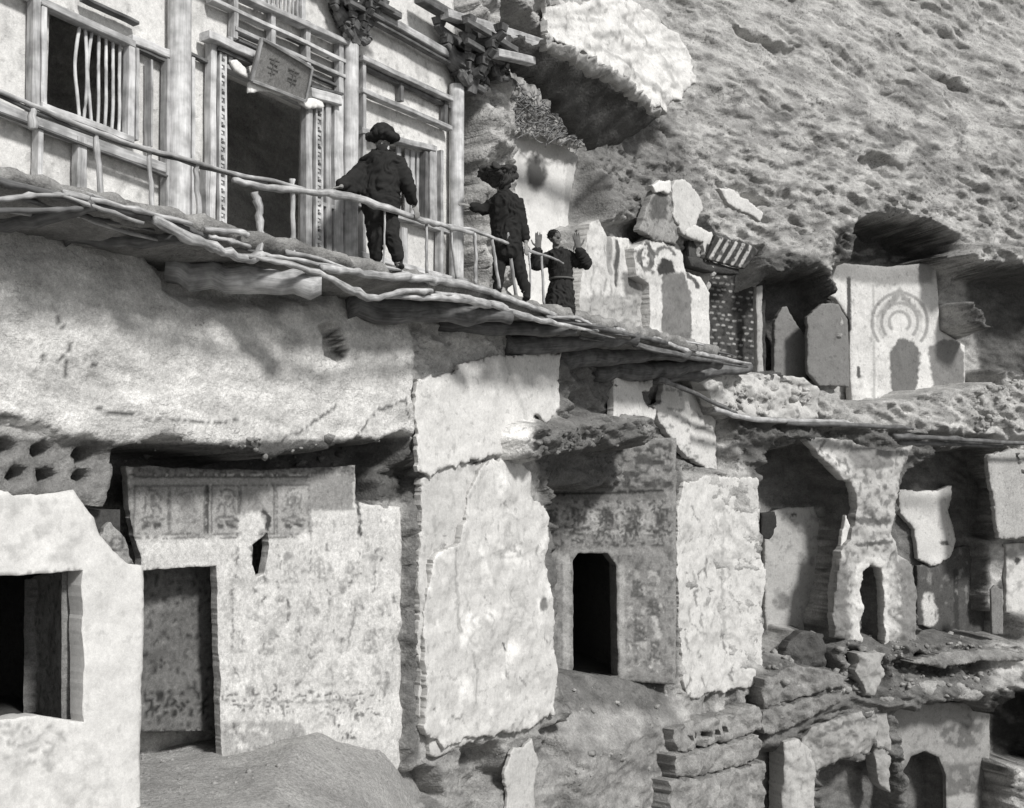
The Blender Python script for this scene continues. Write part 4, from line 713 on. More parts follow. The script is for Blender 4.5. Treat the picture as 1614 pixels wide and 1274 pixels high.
# hanging name board, leaning forward, worn past reading
mb = MB(); q = [W(411, 60, .10), W(489, 106, .10), W(479, 160, .30 - .02), W(392, 126, .28)]
q = [W(411, 60, .34), W(489, 106, .34), W(479, 158, .14), W(393, 126, .14)]
cen = sum(q, Vector()) / 4; nv = (q[1] - q[0]).cross(q[3] - q[0]).normalized(); nv = nv if nv.y < 0 else -nv
board = MB(); K = 10; V = []; G = []
for side in (0, 1):
    for i in range(K + 1):
        for j in range(K + 1):
            u, v = i / K, j / K; p = q[0]*(1-u)*(1-v) + q[1]*u*(1-v) + q[2]*u*v + q[3]*(1-u)*v
            V.append(p + nv * (.03 if side == 0 else -.02)); G.append((u, v, side * .1))
I = lambda s, i, j: s * (K+1)**2 + i * (K+1) + j; Fc = []
for i in range(K):
    for j in range(K):
        for sd2 in (0, 1): Fc.append((I(sd2, i, j), I(sd2, i+1, j), I(sd2, i+1, j+1), I(sd2, i, j+1)))
for i in range(K):
    Fc += [(I(0, i, 0), I(0, i+1, 0), I(1, i+1, 0), I(1, i, 0)), (I(0, i, K), I(0, i+1, K), I(1, i+1, K), I(1, i, K)), (I(0, 0, i), I(0, 0, i+1), I(1, 0, i+1), I(1, 0, i)), (I(0, K, i), I(0, K, i+1), I(1, K, i+1), I(1, K, i))]
board.add(V, Fc, G)
sg = board.build('name_board', M['mural'], None, False, .27); tag(sg, 'worn wooden name board hanging aslant over the tall doorway', 'sign')
fr = MB()
for a, b in ((0, 1), (1, 2), (2, 3), (3, 0)): fr.beam(q[a] + nv * .04, q[b] + nv * .035, .032, .03, nv, 4)
fr.build('frame', M['wood'], sg)
P_ = lambda u, v: q[0]*(1-u)*(1-v) + q[1]*u*(1-v) + q[2]*u*v + q[3]*(1-u)*v + nv * .033
for (cx_, cy_) in ((.3, .48), (.68, .50)):                     # two blurred brush characters still to be made out on it
    mk_ = MB(); mk_.beam(P_(cx_, cy_ - .22), P_(cx_, cy_ + .22), .018, .006, nv, 1)
    for k in range(4): vv = cy_ - .18 + .11 * k; uu = random.uniform(.06, .11); mk_.beam(P_(cx_ - uu, vv + random.uniform(-.03, .03)), P_(cx_ + uu, vv), .014, .007, nv, 1)
    mk_.build('inscription', M['mural'], sg, False, .17)
slab('paper_strip', [(395, 128), (420, 124), (450, 138), (478, 156), (508, 152), (512, 168), (486, 172), (450, 150), (415, 142), (392, 146)], Wall(.13), .03, M['clean'], .75, parent=hall, res=.03, rag=.03)
slab('paper_strip', [(364, 96), (372, 92), (388, 108), (390, 122), (372, 112)], Wall(.12), .03, M['clean'], .78, parent=hall, res=.03, rag=.02)
# carved brackets on the columns
def bracket(px, py, S, parent, nf=1.0):
    mb = MB(); c = W(px, py, .10); d = D3(0); nn = N3(0); u = Vector((0, 0, 1)); T = lambda a: c + (d * a[0] + nn * a[1] + u * a[2]) * S
    def arm(dx, dn, r, z, th=.13):                             # a boat shaped arm, its ends curving up and carved back
        P = [(-1, .12, .55), (-.82, .03, .8), (-.5, 0, 1), (0, -.02, 1.1), (.5, 0, 1), (.82, .03, .8), (1, .12, .55)]
        for (t0, z0, k0), (t1, z1, k1) in zip(P[:-1], P[1:]): mb.beam(T((dx*r*t0, dn*r*t0, z + z0)), T((dx*r*t1, dn*r*t1, z + z1)), th * S * (k0 + k1) / 2 * 1.35, th * S, nn if abs(dx) > abs(dn) else d, 1, .003)
        for t in (-1, -.02, 1): mb.beam(T((dx*r*t*.92, dn*r*t*.92, z + .13)), T((dx*r*t*.92, dn*r*t*.92, z + .24)), .16 * S, .16 * S, nn, 1, .002, 1.35)
    mb.beam(T((0, 0, -.30)), T((0, 0, -.02)), .26 * S, .26 * S, nn, 1, .002, 1.4)
    for lv in range(3):
        z = .02 + lv * .25; r = .40 + .24 * lv
        arm(1, 0, r, z); arm(0, 1, r * .9 * nf, z); arm(.75, .6, r * .9, z + .02, .11); arm(-.75, .6, r * .9, z + .02, .11)
        if lv: mb.beam(T((-r * .9, r * .6, z + .1)), T((r * .9, r * .6, z + .1)), .10 * S, .10 * S, nn, 2)
    for q_ in (-1, 1):                                         # scrollwork hung below the arms
        mb.tube([T((.05 * q_, .1, -.12)), T((.24 * q_, .14, -.17)), T((.38 * q_, .16, -.06)), T((.33 * q_, .16, .04)), T((.24 * q_, .15, -.02))], [.07 * S, .08 * S, .07 * S, .05 * S, .03 * S], 8, 4)
    mb.tube([T((-.5, -.05, .30)), T((0, .02, .12)), T((.5, -.05, .30))], [.16 * S, .22 * S, .16 * S], 10, 4)
    mb.beam(T((-1.5, .1, .84)), T((1.5, .1, .84)), .16 * S, .2 * S, nn, 4)
    return mb.build('bracket', M['woodd'], parent)
bracket(556, 50, .55, hall); bracket(736, 122, .80, hall); bracket(782, 112, .55, hall)
mb = MB()
for (x0, y0, x1, y1, wp, n) in ((760, 52, 862, 78, 13, .45), (780, 84, 838, 97, 13, .55), (700, 22, 862, 72, 14, .25)): a = W(x0, y0, n); b = W(x1, y1, n); mb.beam(a, b, wp * a.y / F, .14, N3(0), 3)
mb.build('beam_end', M['wood'], hall)
# ------------------------------------------------------------------ WALKWAY
deck = empty('walkway', W(600, 445, .5), 'rough log and brushwood walkway jutting from the cliff under the timber hall', 'walkway')
sv = np.arange(-9, 10.95, .05); prof = [(-.15, 2.50), (.3, 2.49), (.75, 2.47), (1.0, 2.45), (1.04, 2.38), (.98, 2.28), (.75, 2.24), (.4, 2.20), (0, 2.16), (-.15, 2.14)]
V = []
for s0 in sv:
    tp = 1 - .97 * sstep(9.0, 10.9, s0); th = 1 - .6 * sstep(-5.5, -1.0, s0) * (1 - sstep(-1, 1.0, s0)) * 0
    for (n, z) in prof: x, y = cpos(s0, max(-.15, n * (tp if n > 0 else 1))); V.append((x, y, 2.42 + (z - 2.42) * (.5 + .5 * tp) * (1.25 if s0 > 3 else 1.0)))
V = np.array(V); q3 = V * 3.2; V[:, 2] += .05 * fbm(q3, 4) ; V[:, 0] += .06 * fbm(q3 + 9, 4); V[:, 1] -= .05 * fbm(q3 + 19, 4)
m = len(prof); Fc = [(i*m + j, i*m + (j+1) % m, (i+1)*m + (j+1) % m, (i+1)*m + j) for i in range(len(sv)-1) for j in range(m)]
Fc += [tuple(range(m))[::-1], tuple((len(sv)-1)*m + j for j in range(m))]
mk('deck', V, Fc, M['rock'], deck, True, {'tone': ('FLOAT', .26 + .1 * fbm(V * 4, 3))})
def log(pts, n, r, mat='pole', name='log', m=9, wob=.22):
    r = [q * .82 * random.uniform(.85, 1.15) for q in r] if hasattr(r, '__len__') else r * .82
    pts = [(x + random.uniform(-4, 4), y + random.uniform(-2.2, 2.2)) for x, y in pts]
    mb = MB(); mb.tube([W(x, y, n if not isinstance(n, list) else n[i]) for i, (x, y) in enumerate(pts)], r, m, 5, wob); return mb.build(name, M[mat], deck, True)
log([(500, 424), (560, 428), (600, 436), (650, 438), (700, 445)], 1.06, [.045, .052, .05, .055, .05]); log([(640, 437), (700, 443), (760, 456), (800, 470), (850, 485), (875, 497)], 1.08, [.05, .06, .06, .055, .05, .04])
log([(395, 403), (440, 412), (500, 430), (550, 458), (590, 470), (640, 458), (680, 460)], 1.16, [.025, .035, .04, .05, .055, .045, .03]); log([(240, 345), (290, 372), (340, 392), (385, 408), (412, 402)], 1.12, [.05, .055, .05, .055, .06])
log([(-60, 272), (0, 288), (100, 310), (200, 336), (280, 356), (330, 376)], 1.04, [.035, .04, .045, .04, .04, .03], 'woodd'); log([(100, 302), (180, 322), (240, 338), (300, 352)], 1.1, .028)
log([(-60, 322), (0, 314), (60, 309), (110, 306)], 1.12, [.03, .03, .025, .02], 'wood'); log([(-20, 330), (60, 334), (130, 330)], 1.1, [.03, .035, .02], 'woodd'); log([(90, 305), (150, 325), (230, 352)], 1.12, [.02, .025, .02], 'wood'); log([(320, 362), (370, 366), (390, 372)], 1.1, [.035, .04, .03]); log([(330, 372), (360, 380), (395, 388)], 1.12, .025); log([(410, 400), (470, 408), (540, 425)], 1.0, .028)
log([(600, 470), (680, 468), (740, 474), (800, 486)], 1.1, [.03, .05, .06, .05]); log([(690, 460), (760, 476), (820, 498), (880, 512), (940, 524)], 1.12, [.035, .05, .05, .045, .03]); log([(820, 500), (900, 508), (960, 520), (1050, 540)], 1.02, [.04, .05, .05, .04], 'woodd')
log([(900, 508), (960, 516), (1040, 536), (1100, 556), (1185, 575)], .98, [.04, .045, .05, .05, .03]); log([(955, 512), (1000, 522), (1070, 545), (1130, 560)], .9, [.03, .04, .035, .03]); log([(860, 498), (905, 503), (935, 512)], 1.1, .03)
log([(1000, 545), (1080, 562), (1180, 578)], .95, [.05, .05, .03], 'woodd')
# cantilever beams carrying it
for (x0, y0, n0, x1, y1, n1, w0, mt) in ((262, 428, .0, 508, 450, 1.15, .27, 'wood'), (540, 482, .05, 805, 496, 1.12, .27, 'woodd'), (690, 510, .0, 905, 520, 1.05, .17, 'woodd'), (790, 545, .0, 1000, 530, .95, .27, 'woodd'), (868, 566, -.1, 1085, 552, .9, .30, 'woodd'), (935, 588, -.2, 1135, 572, .85, .30, 'woodd'), (1010, 596, -.2, 1182, 579, .6, .24, 'woodd'), (-40, 352, .1, 150, 322, 1.1, .15, 'woodd'), (100, 372, .1, 300, 372, 1.0, .15, 'woodd')):
    a = W(x0, y0, n0); b = W(x1, y1, n1); mb = MB(); mid = (a + b) / 2 + Vector((0, 0, -.03)); mb.tube([a, mid, b], [w0 * .62, w0 * .55, w0 * .38], 10, 5, .10); mb.build('cantilever_beam', M[mt], deck, True)
# brushwood ends along the lip
for i in range(84):
    s0 = random.uniform(-8.2, 10.2); tp = 1 - .9 * sstep(9.0, 10.9, s0); d = D3(s0); nn = N3(s0); x, y = cpos(s0, random.uniform(.55, 1.0) * tp); z = random.uniform(2.14, 2.46) if s0 > 3 else random.uniform(2.26, 2.43)
    a = Vector((float(x), float(y), z)); L = random.uniform(.35, 1.3); along = random.uniform(.5, 1.0); dv = (d * along + nn * random.uniform(.1, .6) * (.12 if s0 < 3 else .4) + Vector((0, 0, random.uniform(-.05, .0)))).normalized() * L
    mb = MB(); mb.tube([a, a + dv * .5 + Vector((0, 0, random.uniform(-.03, .03))), a + dv], [random.uniform(.012, .03), .02, .010], 6, 3, .15); mb.build('branch', M[random.choice(['woodd', 'woodd', 'wood', 'woodd'])], deck, True)
# ------------------------------------------------------------------ RAILING
rail = empty('railing', W(600, 440, .95), 'crooked pole railing along the outer edge of the walkway', 'railing')
def rp(name, pts, n, r, mat='pole', m=8):
    mb = MB(); mb.tube([W(x, y, n) for x, y in pts], r, m, 5, .10); return mb.build(name, M[mat], rail, True)
rp('rail', [(-120, 92), (0, 144), (60, 170), (140, 203), (220, 232), (300, 252), (360, 272), (430, 285), (482, 298)], .98, [.022, .022, .021, .022, .020, .02, .018, .02, .015]); rp('rail', [(-120, 99), (0, 152), (140, 211), (260, 246), (350, 272), (420, 289)], .95, [.016, .018, .017, .018, .017, .015], 'woodd')
rp('rail', [(368, 284), (420, 295), (480, 302), (540, 307), (600, 325), (660, 345), (700, 356), (745, 368)], .98, [.030, .036, .034, .042, .040, .036, .030, .026]); rp('rail', [(690, 354), (740, 362), (790, 380), (840, 397), (872, 407), (888, 416)], .96, [.02, .026, .024, .022, .018, .012])
for pts, r in (([(51, 172), (53, 205)], .035), ([(150, 206), (156, 260), (160, 318)], .026), ([(234, 232), (238, 290), (241, 346)], .022), ([(309, 256), (311, 300), (316, 362)], .026), ([(402, 304), (408, 330), (410, 360), (407, 402)], .040), ([(460, 282), (462, 340), (461, 406)], .026),
               ([(607, 322), (606, 360), (605, 425)], .012), ([(673, 348), (672, 390), (673, 432)], .018), ([(711, 360), (714, 400), (719, 440)], .016), ([(748, 368), (750, 410), (750, 448)], .024), ([(775, 376), (781, 415), (788, 455)], .022), ([(801, 366), (804, 400), (814, 468)], .026), ([(832, 392), (836, 425), (835, 470)], .014), ([(853, 402), (856, 440), (857, 480)], .020)):
    rp('post', pts, .95, r)
# ------------------------------------------------------------------ PEOPLE
def ico(c, r, sub=2, sc_=(1, 1, 1), rot=None):
    bm = bmesh.new(); bmesh.ops.create_icosphere(bm, subdivisions=sub, radius=1); Mx = Matrix.Translation(c) @ (rot or Matrix()) @ Matrix.Diagonal((r*sc_[0], r*sc_[1], r*sc_[2], 1))
    v = [Mx @ p.co for p in bm.verts]; f = [tuple(q.index for q in fc.verts) for fc in bm.faces]; bm.free(); return v, f
class Fig:
    def __init__(s): s.mb = MB()
    def ell(s, c, r, sc_=(1, 1, 1), rot=None, sub=3): v, f = ico(Vector(c), r, sub, sc_, rot); s.mb.add(v, f)
    def limb(s, pts, rad):
        P = [Vector(p) for p in pts]; R = rad
        for i in range(len(P) - 1):
            L = (P[i+1] - P[i]).length; k = max(2, int(L / (min(R[i], R[i+1]) * .35)))
            for j in range(k + 1): t = j / k; v, f = ico(P[i].lerp(P[i+1], t), R[i]*(1-t) + R[i+1]*t, 1 if R[i] < .02 else 2); s.mb.add(v, f)
    def hand(s, w_, d, side, up, curl=.5, S=1.0):
        """palm and five fingers from the wrist w_ along d; 'side' is the thumb's side, 'up' the back of the hand"""
        d = Vector(d).normalized(); up = Vector(up); up = (up - d * up.dot(d)).normalized(); sd2 = d.cross(up) * side
        for t in (0, .35, .7, 1): s.ell(w_ + d * (.02 + .065 * t) * S, .038 * S, (1, .40, 1), Matrix((tuple(sd2) , tuple(up), tuple(d))).transposed().to_4x4(), 2)
        for k, (o, L) in enumerate(((.030, .070), (.010, .080), (-.011, .074), (-.031, .058))):
            b = w_ + d * .09 * S + sd2 * o * S; p1 = b + (d * .45 + sd2 * o * 1.5 - up * .15 * curl) * L * S; dd = (d - up * curl).normalized(); p2 = p1 + dd * L * .33 * S; dd = (d - up * curl * 2).normalized(); p3 = p2 + dd * L * .28 * S
            s.limb([b, p1, p2, p3], [.0095*S, .0092*S, .0085*S, .0075*S])
        b = w_ + d * .025 * S + sd2 * .028 * S; p1 = b + (d * .5 + sd2 * .8).normalized() * .035 * S; p2 = p1 + (d * .9 + sd2 * .45 - up * curl * .3).normalized() * .045 * S; s.limb([b, p1, p2], [.014*S, .011*S, .009*S])
    def head(s, c, look, S=1.0, up=(0, 0, 1)):
        f = Vector(look).normalized(); u = Vector(up); u = (u - f * u.dot(f)).normalized(); r = f.cross(u); Rm = Matrix((tuple(r), tuple(f), tuple(u))).transposed().to_4x4(); P = lambda x, y, z: Vector(c) + (r * x + f * y + u * z) * S
        s.ell(P(0, -.012, .03), .095 * S, (.80, 1.0, .90), Rm); s.ell(P(0, .022, -.045), .07 * S, (.82, .85, 1.0), Rm); s.ell(P(0, .055, -.095), .03 * S, (1.0, .7, .7), Rm)       # skull, face, chin
        s.limb([P(0, .080, .018), P(0, .105, -.018)], [.009 * S, .015 * S]); s.ell(P(.013, .09, -.02), .010 * S); s.ell(P(-.013, .09, -.02), .010 * S)                     # nose
        s.ell(P(0, .078, .030), .045 * S, (.95, .22, .18), Rm); s.ell(P(0, .079, -.052), .026 * S, (1, .35, .22), Rm); s.ell(P(0, .076, -.063), .022 * S, (1, .38, .25), Rm)   # brow, lips
        for q in (1, -1): s.ell(P(.030 * q, .072, .010), .013 * S, (1.2, .6, .7), Rm); s.ell(P(.050 * q, .045, -.022), .026 * S, (1, .8, .9), Rm); s.ell(P(.078 * q, -.005, -.005), .030 * S, (.28, .6, 1), Rm)  # eyes, cheeks, ears
        return P, Rm
    def build(s, name, mat, tone, parent, voxel, it=3, fold=0.0, paint=None):
        o = s.mb.build(name, mat, None); md = o.modifiers.new('r', 'REMESH'); md.mode = 'VOXEL'; md.voxel_size = voxel; sm = o.modifiers.new('s', 'SMOOTH'); sm.factor = .5; sm.iterations = it
        dg = bpy.context.evaluated_depsgraph_get(); me = bpy.data.meshes.new_from_object(o.evaluated_get(dg)); bpy.data.objects.remove(o)
        co = np.zeros(len(me.vertices) * 3); me.vertices.foreach_get('co', co); co = co.reshape(-1, 3)
        if fold:
            nr_ = np.zeros(len(me.vertices) * 3); me.vertex_normals.foreach_get('vector', nr_); nr_ = nr_.reshape(-1, 3); Rq = np.array(Matrix.Rotation(.6, 3, 'X') @ Matrix.Rotation(.5, 3, 'Y')); sw = .25 * fbm(co * 2.3 + 5, 2)[:, None]; q = (co + sw) @ Rq * np.array([8.3, 9.1, 2.9]); co += nr_ * (fold * 1.25 * (1 - 2.2 * np.abs(fbm(q, 2))))[:, None]; q2 = (co - sw) @ Rq.T * np.array([5.1, 4.7, 9.3]); co += nr_ * (fold * .7 * fbm(q2, 2))[:, None]
        co -= np.array(parent.location); me.vertices.foreach_set('co', co.ravel()); me.polygons.foreach_set('use_smooth', np.ones(len(me.polygons), bool))
        at = me.attributes.new('tone', 'FLOAT', 'POINT'); tn = np.full(len(co), tone)
        if paint: tn = paint(co + np.array(parent.location), tn)
        at.data.foreach_set('value', tn.astype(np.float32)); me.materials.clear(); me.materials.append(mat); me.update()
        n = bpy.data.objects.new(name, me); sc.collection.objects.link(n); n.parent = parent; return n
def PX(x, y, Y): return Vector(((x - CX) / F * Y, Y, (HY - y) / F * Y))
def hairy(name, centre, r, sc_, n, parent, tone, L=.03, zmin=-1):
    """a shaggy fur: a core with many short tapered tufts"""
    mb = MB(); v, f = ico(Vector(centre), r * .93, 3, sc_); mb.add(v, f)
    for i in range(n):
        d = Vector(rng.normal(size=3)).normalized()
        if d.z < zmin: continue
        b = Vector(centre) + Vector((d.x*sc_[0], d.y*sc_[1], d.z*sc_[2])) * r * .9; t = Vector(rng.normal(size=3)) * .35; e = b + (d + t).normalized() * L * random.uniform(.6, 1.3); mb.tube([b, (b + e)/2, e], [.007, .005, .002], 4, 1, .1)
    return mb.build(name, M['cloth'], parent, True, tone)
fwd = Vector((.12, -1, -.18))
# -- man leaning on the rail, cape spread
Y = 13.0; p1 = empty('person', PX(602, 420, Y), 'bearded man in dark cape and round fur hat leaning on the rail, arms spread', 'person')
b = Fig(); hc = PX(603, 226, Y - .05); b.head(hc, (.02, -1, -.30)); b.limb([PX(603, 240, Y - .02), PX(602, 252, Y)], [.055, .062]); b.limb([PX(601, 262, Y), PX(600, 295, Y), PX(600, 322, Y)], [.15, .14, .14])
b.limb([PX(579, 258, Y), PX(553, 284, Y - .25), PX(538, 294, Y - .55)], [.052, .042, .030]); b.limb([PX(627, 258, Y), PX(643, 294, Y - .02), PX(652, 322, Y + .08)], [.052, .042, .030])
b.hand(PX(537, 295, Y - .57), (-.8, -.5, -.3), -1, (0, 0, 1), .6); b.hand(PX(653, 324, Y + .1), (.35, -.1, -1), 1, (.6, -.8, 0), .6)
b.limb([PX(591, 328, Y), PX(592, 372, Y - .06), PX(592, 414, Y)], [.085, .058, .042]); b.limb([PX(611, 328, Y), PX(617, 370, Y - .08), PX(627, 414, Y - .02)], [.085, .058, .042])
b.ell(PX(591, 420, Y - .08), .05, (.8, 2.2, .6)); b.ell(PX(630, 420, Y - .08), .05, (.9, 2.2, .6)); b.build('body', M['skin'], .26, p1, .008, 3)
c = Fig(); c.limb([PX(601, 264, Y), PX(600, 290, Y), PX(600, 318, Y), PX(600, 340, Y)], [.225, .24, .235, .20]); c.ell(PX(602, 257, Y), .22, (1.28, .75, .5)); c.limb([PX(578, 260, Y), PX(553, 284, Y - .25), PX(541, 292, Y - .5)], [.085, .075, .055]); c.limb([PX(627, 260, Y), PX(643, 294, Y - .02), PX(652, 318, Y + .06)], [.105, .085, .06])
c.limb([PX(603, 246, Y + .01), PX(602, 254, Y)], [.075, .09])
for t in range(12):                                           # the cape hanging from the spread arm
    u = t / 11; a0 = PX(582 - 46 * u, 256 + 34 * u, Y - .05 - .48 * u); a1 = PX(594 - 60 * u, 306 - 7 * u, Y - .02 - .50 * u); c.limb([a0, a1], [.045, .030])
c.build('coat', M['cloth'], .026, p1, .013, 7, .014)
t_ = Fig(); t_.limb([PX(591, 326, Y), PX(592, 372, Y - .06), PX(592, 404, Y)], [.12, .10, .075]); t_.limb([PX(611, 326, Y), PX(617, 370, Y - .08), PX(626, 404, Y - .02)], [.12, .10, .075]); t_.build('trousers', M['cloth'], .026, p1, .012, 7, .012)
for (x, dx) in ((591, 0), (628, 3)): t_ = Fig(); t_.limb([PX(x, 396, Y), PX(x, 415, Y)], [.062, .055]); t_.ell(PX(x + dx, 420, Y - .07), .058, (.85, 2.1, .65)); t_.build('boot', M['cloth'], .03, p1, .010, 2)
bd = Fig(); bd.ell(hc + Vector((0, -.075, -.085)), .062, (1, .7, 1.0)); bd.ell(hc + Vector((0, -.085, -.13)), .045, (.9, .7, 1.1)); bd.build('beard', M['cloth'], .03, p1, .008, 2, .006)
ht = Fig(); ht.ell(hc + Vector((0, .01, .12)), .125, (1.1, 1.1, .85)); ht.ell(hc + Vector((0, .01, .06)), .15, (1.08, 1.05, .36))
for k in range(16): a = k * math.pi / 8; ht.ell(hc + Vector((.145 * math.cos(a), .01 + .14 * math.sin(a), .075 + .02 * math.sin(3 * a))), .050, (1, 1, .9), None, 2)
ht.build('hat', M['cloth'], .028, p1, .009, 1, .014)
# -- man with the shaggy hat, reaching for the column
Y = 15.1; p2 = empty('person', PX(797, 468, Y), 'man in a dark jacket and wide shaggy hat reaching out to the end column', 'person')
b = Fig(); hc = PX(787, 291, Y); b.head(hc, (.75, .6, 0)); b.limb([PX(789, 302, Y), PX(794, 314, Y)], [.055, .065]); b.limb([PX(797, 326, Y), PX(798, 350, Y), PX(800, 380, Y)], [.14, .13, .135])
b.limb([PX(778, 320, Y), PX(762, 330, Y - .02), PX(742, 325, Y - .10)], [.05, .042, .03]); b.hand(PX(741, 325, Y - .1), (-1, -.1, .25), 1, (0, -.6, .8), .4)
b.limb([PX(817, 320, Y), PX(824, 352, Y), PX(829, 382, Y - .08)], [.05, .042, .03]); b.hand(PX(829, 384, Y - .08), (.1, -.2, -1), -1, (.7, -.7, 0), .4)
b.limb([PX(791, 384, Y), PX(786, 425, Y - .05), PX(783, 462, Y)], [.085, .058, .042]); b.limb([PX(811, 384, Y), PX(819, 425, Y - .05), PX(829, 464, Y)], [.085, .058, .042]); b.build('body', M['skin'], .26, p2, .009, 3)
c = Fig(); c.limb([PX(797, 326, Y), PX(798, 350, Y), PX(799, 378, Y), PX(800, 394, Y)], [.23, .22, .21, .215]); c.ell(PX(797, 320, Y), .19, (1.2, .75, .6)); c.limb([PX(778, 322, Y), PX(762, 331, Y - .02), PX(746, 326, Y - .09)], [.085, .070, .055]); c.limb([PX(817, 321, Y), PX(824, 352, Y), PX(829, 377, Y - .06)], [.082, .066, .05]); c.build('jacket', M['cloth'], .024, p2, .013, 7, .014)
t_ = Fig(); t_.limb([PX(791, 386, Y), PX(786, 425, Y - .05), PX(784, 455, Y)], [.110, .085, .06]); t_.limb([PX(811, 386, Y), PX(819, 425, Y - .05), PX(828, 456, Y)], [.110, .085, .06]); t_.build('trousers', M['cloth'], .024, p2, .012, 7, .012)
for x in (783, 830): t_ = Fig(); t_.limb([PX(x, 450, Y), PX(x, 466, Y)], [.062, .055]); t_.ell(PX(x, 470, Y - .06), .058, (.9, 2.0, .65)); t_.build('boot', M['cloth'], .024, p2, .011, 2)
ht = Fig(); ht.ell(hc + Vector((.01, 0, .11)), .155, (1.1, 1.1, .95)); ht.ell(hc + Vector((.02, 0, .03)), .125, (1.05, 1.1, .8))
for k in range(26): a = k * 2.4; q_ = .17 + .05 * random.random(); ht.limb([hc + Vector((.08 * math.cos(a), .08 * math.sin(a), .13)), hc + Vector((-.02 + q_ * 1.15 * math.cos(a), q_ * math.sin(a), .15 + random.uniform(-.07, .06)))], [.07, .035])
ht.build('hat', M['cloth'], .05, p2, .010, 1, .022); hairy('fur', hc + Vector((-.01, 0, .14)), .19, (1.15, 1.0, .5), 260, p2, .08, .035)
# -- figure in a belted robe with both hands raised
Y = 16.4; p3 = empty('person', PX(884, 498, Y), 'small figure in a dark belted robe, both hands raised, where the railing ends', 'person')
b = Fig(); hc = PX(875, 376, Y); b.head(hc, (.50, -.85, .15), 1.08); b.limb([PX(876, 388, Y), PX(878, 398, Y)], [.055, .065]); b.limb([PX(882, 410, Y), PX(884, 440, Y), PX(884, 480, Y)], [.12, .12, .13])
b.limb([PX(864, 408, Y), PX(844, 416, Y - .08), PX(848, 392, Y - .16)], [.055, .048, .032]); b.hand(PX(848, 391, Y - .16), (.05, 0, 1), 1, (0, 1, 0), .12, 1.35)
b.limb([PX(900, 408, Y), PX(923, 413, Y - .08), PX(913, 392, Y - .16)], [.055, .048, .032]); b.hand(PX(912, 391, Y - .16), (-.2, 0, 1), -1, (0, 1, 0), .12, 1.35); b.build('body', M['skin'], .15, p3, .009, 2)
c = Fig(); c.limb([PX(882, 410, Y), PX(884, 430, Y), PX(885, 444, Y), PX(884, 462, Y), PX(882, 484, Y), PX(881, 502, Y)], [.185, .175, .160, .20, .235, .245]); c.ell(PX(882, 405, Y), .20, (1.2, .75, .5)); c.limb([PX(864, 409, Y), PX(844, 417, Y - .08), PX(847, 398, Y - .14)], [.095, .09, .07]); c.limb([PX(900, 409, Y), PX(923, 415, Y - .08), PX(914, 398, Y - .14)], [.095, .09, .07]); c.build('robe', M['cloth'], .028, p3, .012, 7, .018)
be = MB(); pts = [PX(885, 441, Y) + Vector((math.cos(a) * .178, math.sin(a) * .178, .005)) for a in [k * math.pi / 10 for k in range(21)]]; be.tube(pts, .016, 6, 2, .05); be.build('belt', M['cloth'], p3, True, .12)
hairy('hair', hc + Vector((-.02, .02, .045)), .108, (.95, 1.0, .85), 500, p3, .03, .015, -.45)

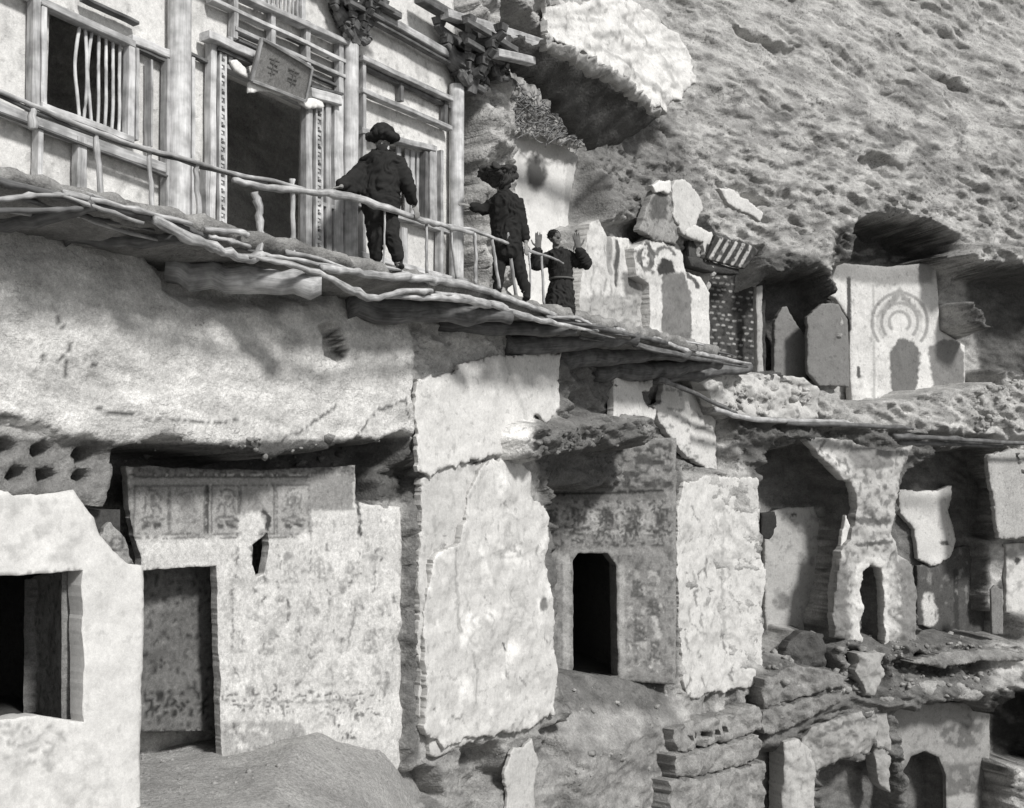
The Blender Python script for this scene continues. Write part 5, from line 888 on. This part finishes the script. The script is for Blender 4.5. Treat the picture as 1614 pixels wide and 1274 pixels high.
# ------------------------------------------------------------------ RUBBLE lying on ledges, terraces and the ground
def rubble(polys, n, r0, r1, tn, label, seed):
    R = np.random.default_rng(seed); mb = MB(); ok = np.zeros(len(co), bool)
    for P_ in polys: ok |= poly_sd(ppx, ppy, P_) > 0
    ids = np.where(ok & KEEP)[0]; V = []; Fc = []; base_v, base_f = ico(Vector((0, 0, 0)), 1, 1); bv = np.array([tuple(v) for v in base_v]); o = 0; bf = np.array(base_f)
    for i in R.choice(ids, n):
        c = co[i]; rr = r0 + (r1 - r0) * R.random() ** 3; sc3 = R.uniform(.6, 1.3, 3); v = bv * (1 + .8 * fbm(bv * 1.3 + R.uniform(0, 99), 2))[:, None] * sc3 * rr; a = R.uniform(0, 6.28); ca, sa = math.cos(a), math.sin(a)
        v = np.column_stack([v[:, 0] * ca - v[:, 1] * sa, v[:, 0] * sa + v[:, 1] * ca, v[:, 2] * .75]) + c; V.append(v); Fc.append(bf + o); o += len(v)
    V = np.vstack(V); o_ = mk('rubble', V, np.vstack(Fc), M['rock'], None, False, {'tone': ('FLOAT', tn + .12 * fbm(V * 1.5, 2))}); tag(o_, label, 'rubble', kind='stuff')
rubble([[(1205, 1000), (1560, 1000), (1560, 1090), (1205, 1090)]], 420, .02, .12, .30, 'broken rock lying on the terrace under the lower niches', 5)
rubble([[(885, 1075), (1060, 1085), (1060, 1274), (885, 1274)], [(640, 1180), (800, 1180), (800, 1274), (640, 1274)]], 60, .015, .08, .34, 'loose stones over the slope below the middle alcove', 6)
rubble([[(1120, 600), (1280, 600), (1285, 655), (1130, 650)], [(1530, 600), (1614, 600), (1614, 680), (1530, 680)]], 260, .02, .11, .42, 'loose stones along the right hand ledge', 7)
rubble([[(835, 665), (1040, 660), (1040, 715), (835, 720)], [(180, 690), (640, 690), (640, 735), (180, 735)]], 200, .02, .08, .2, 'crumbling lumps along the broken rock lips', 8)
R2 = np.random.default_rng(3); V = []; Fc = []; o = 0; bv_, bf_ = ico(Vector((0, 0, 0)), 1, 1); bv_ = np.array([tuple(v) for v in bv_])
for k in range(260):
    x = R2.uniform(-4.6, -.9); y = R2.uniform(10, 14.5); rr = .006 + .035 * R2.random() ** 4; z = float(ground_z(np.array([x]), np.array([y]))[0]); V.append(bv_ * rr * R2.uniform(.6, 1.2, 3) + [x, y, z]); Fc.append(np.array(bf_) + o); o += len(bv_)
pb = mk('pebbles', np.vstack(V), np.vstack(Fc), M['rock'], None, False, {'tone': ('FLOAT', np.full(o, .33))}); tag(pb, 'pebbles scattered over the drifted sand', 'pebbles', kind='stuff')

for o_ in list(sc.objects):
    if o_.parent is None:
        for pre, g_ in (('plaster_fragment', 'plaster scraps left on the rock'), ('stone_tablet', 'grey upright tablets in the upper niches'), ('plastered_pillar', 'plastered pillars beside the alcove doorway'), ('dark_panel', 'dark panels in the ruined niches'), ('niche_wall', 'back walls of the niches'), ('person', 'people on the walkway'), ('plastered_pier', 'plastered piers of the lower storeys')):
            if o_.name.startswith(pre): o_['group'] = g_
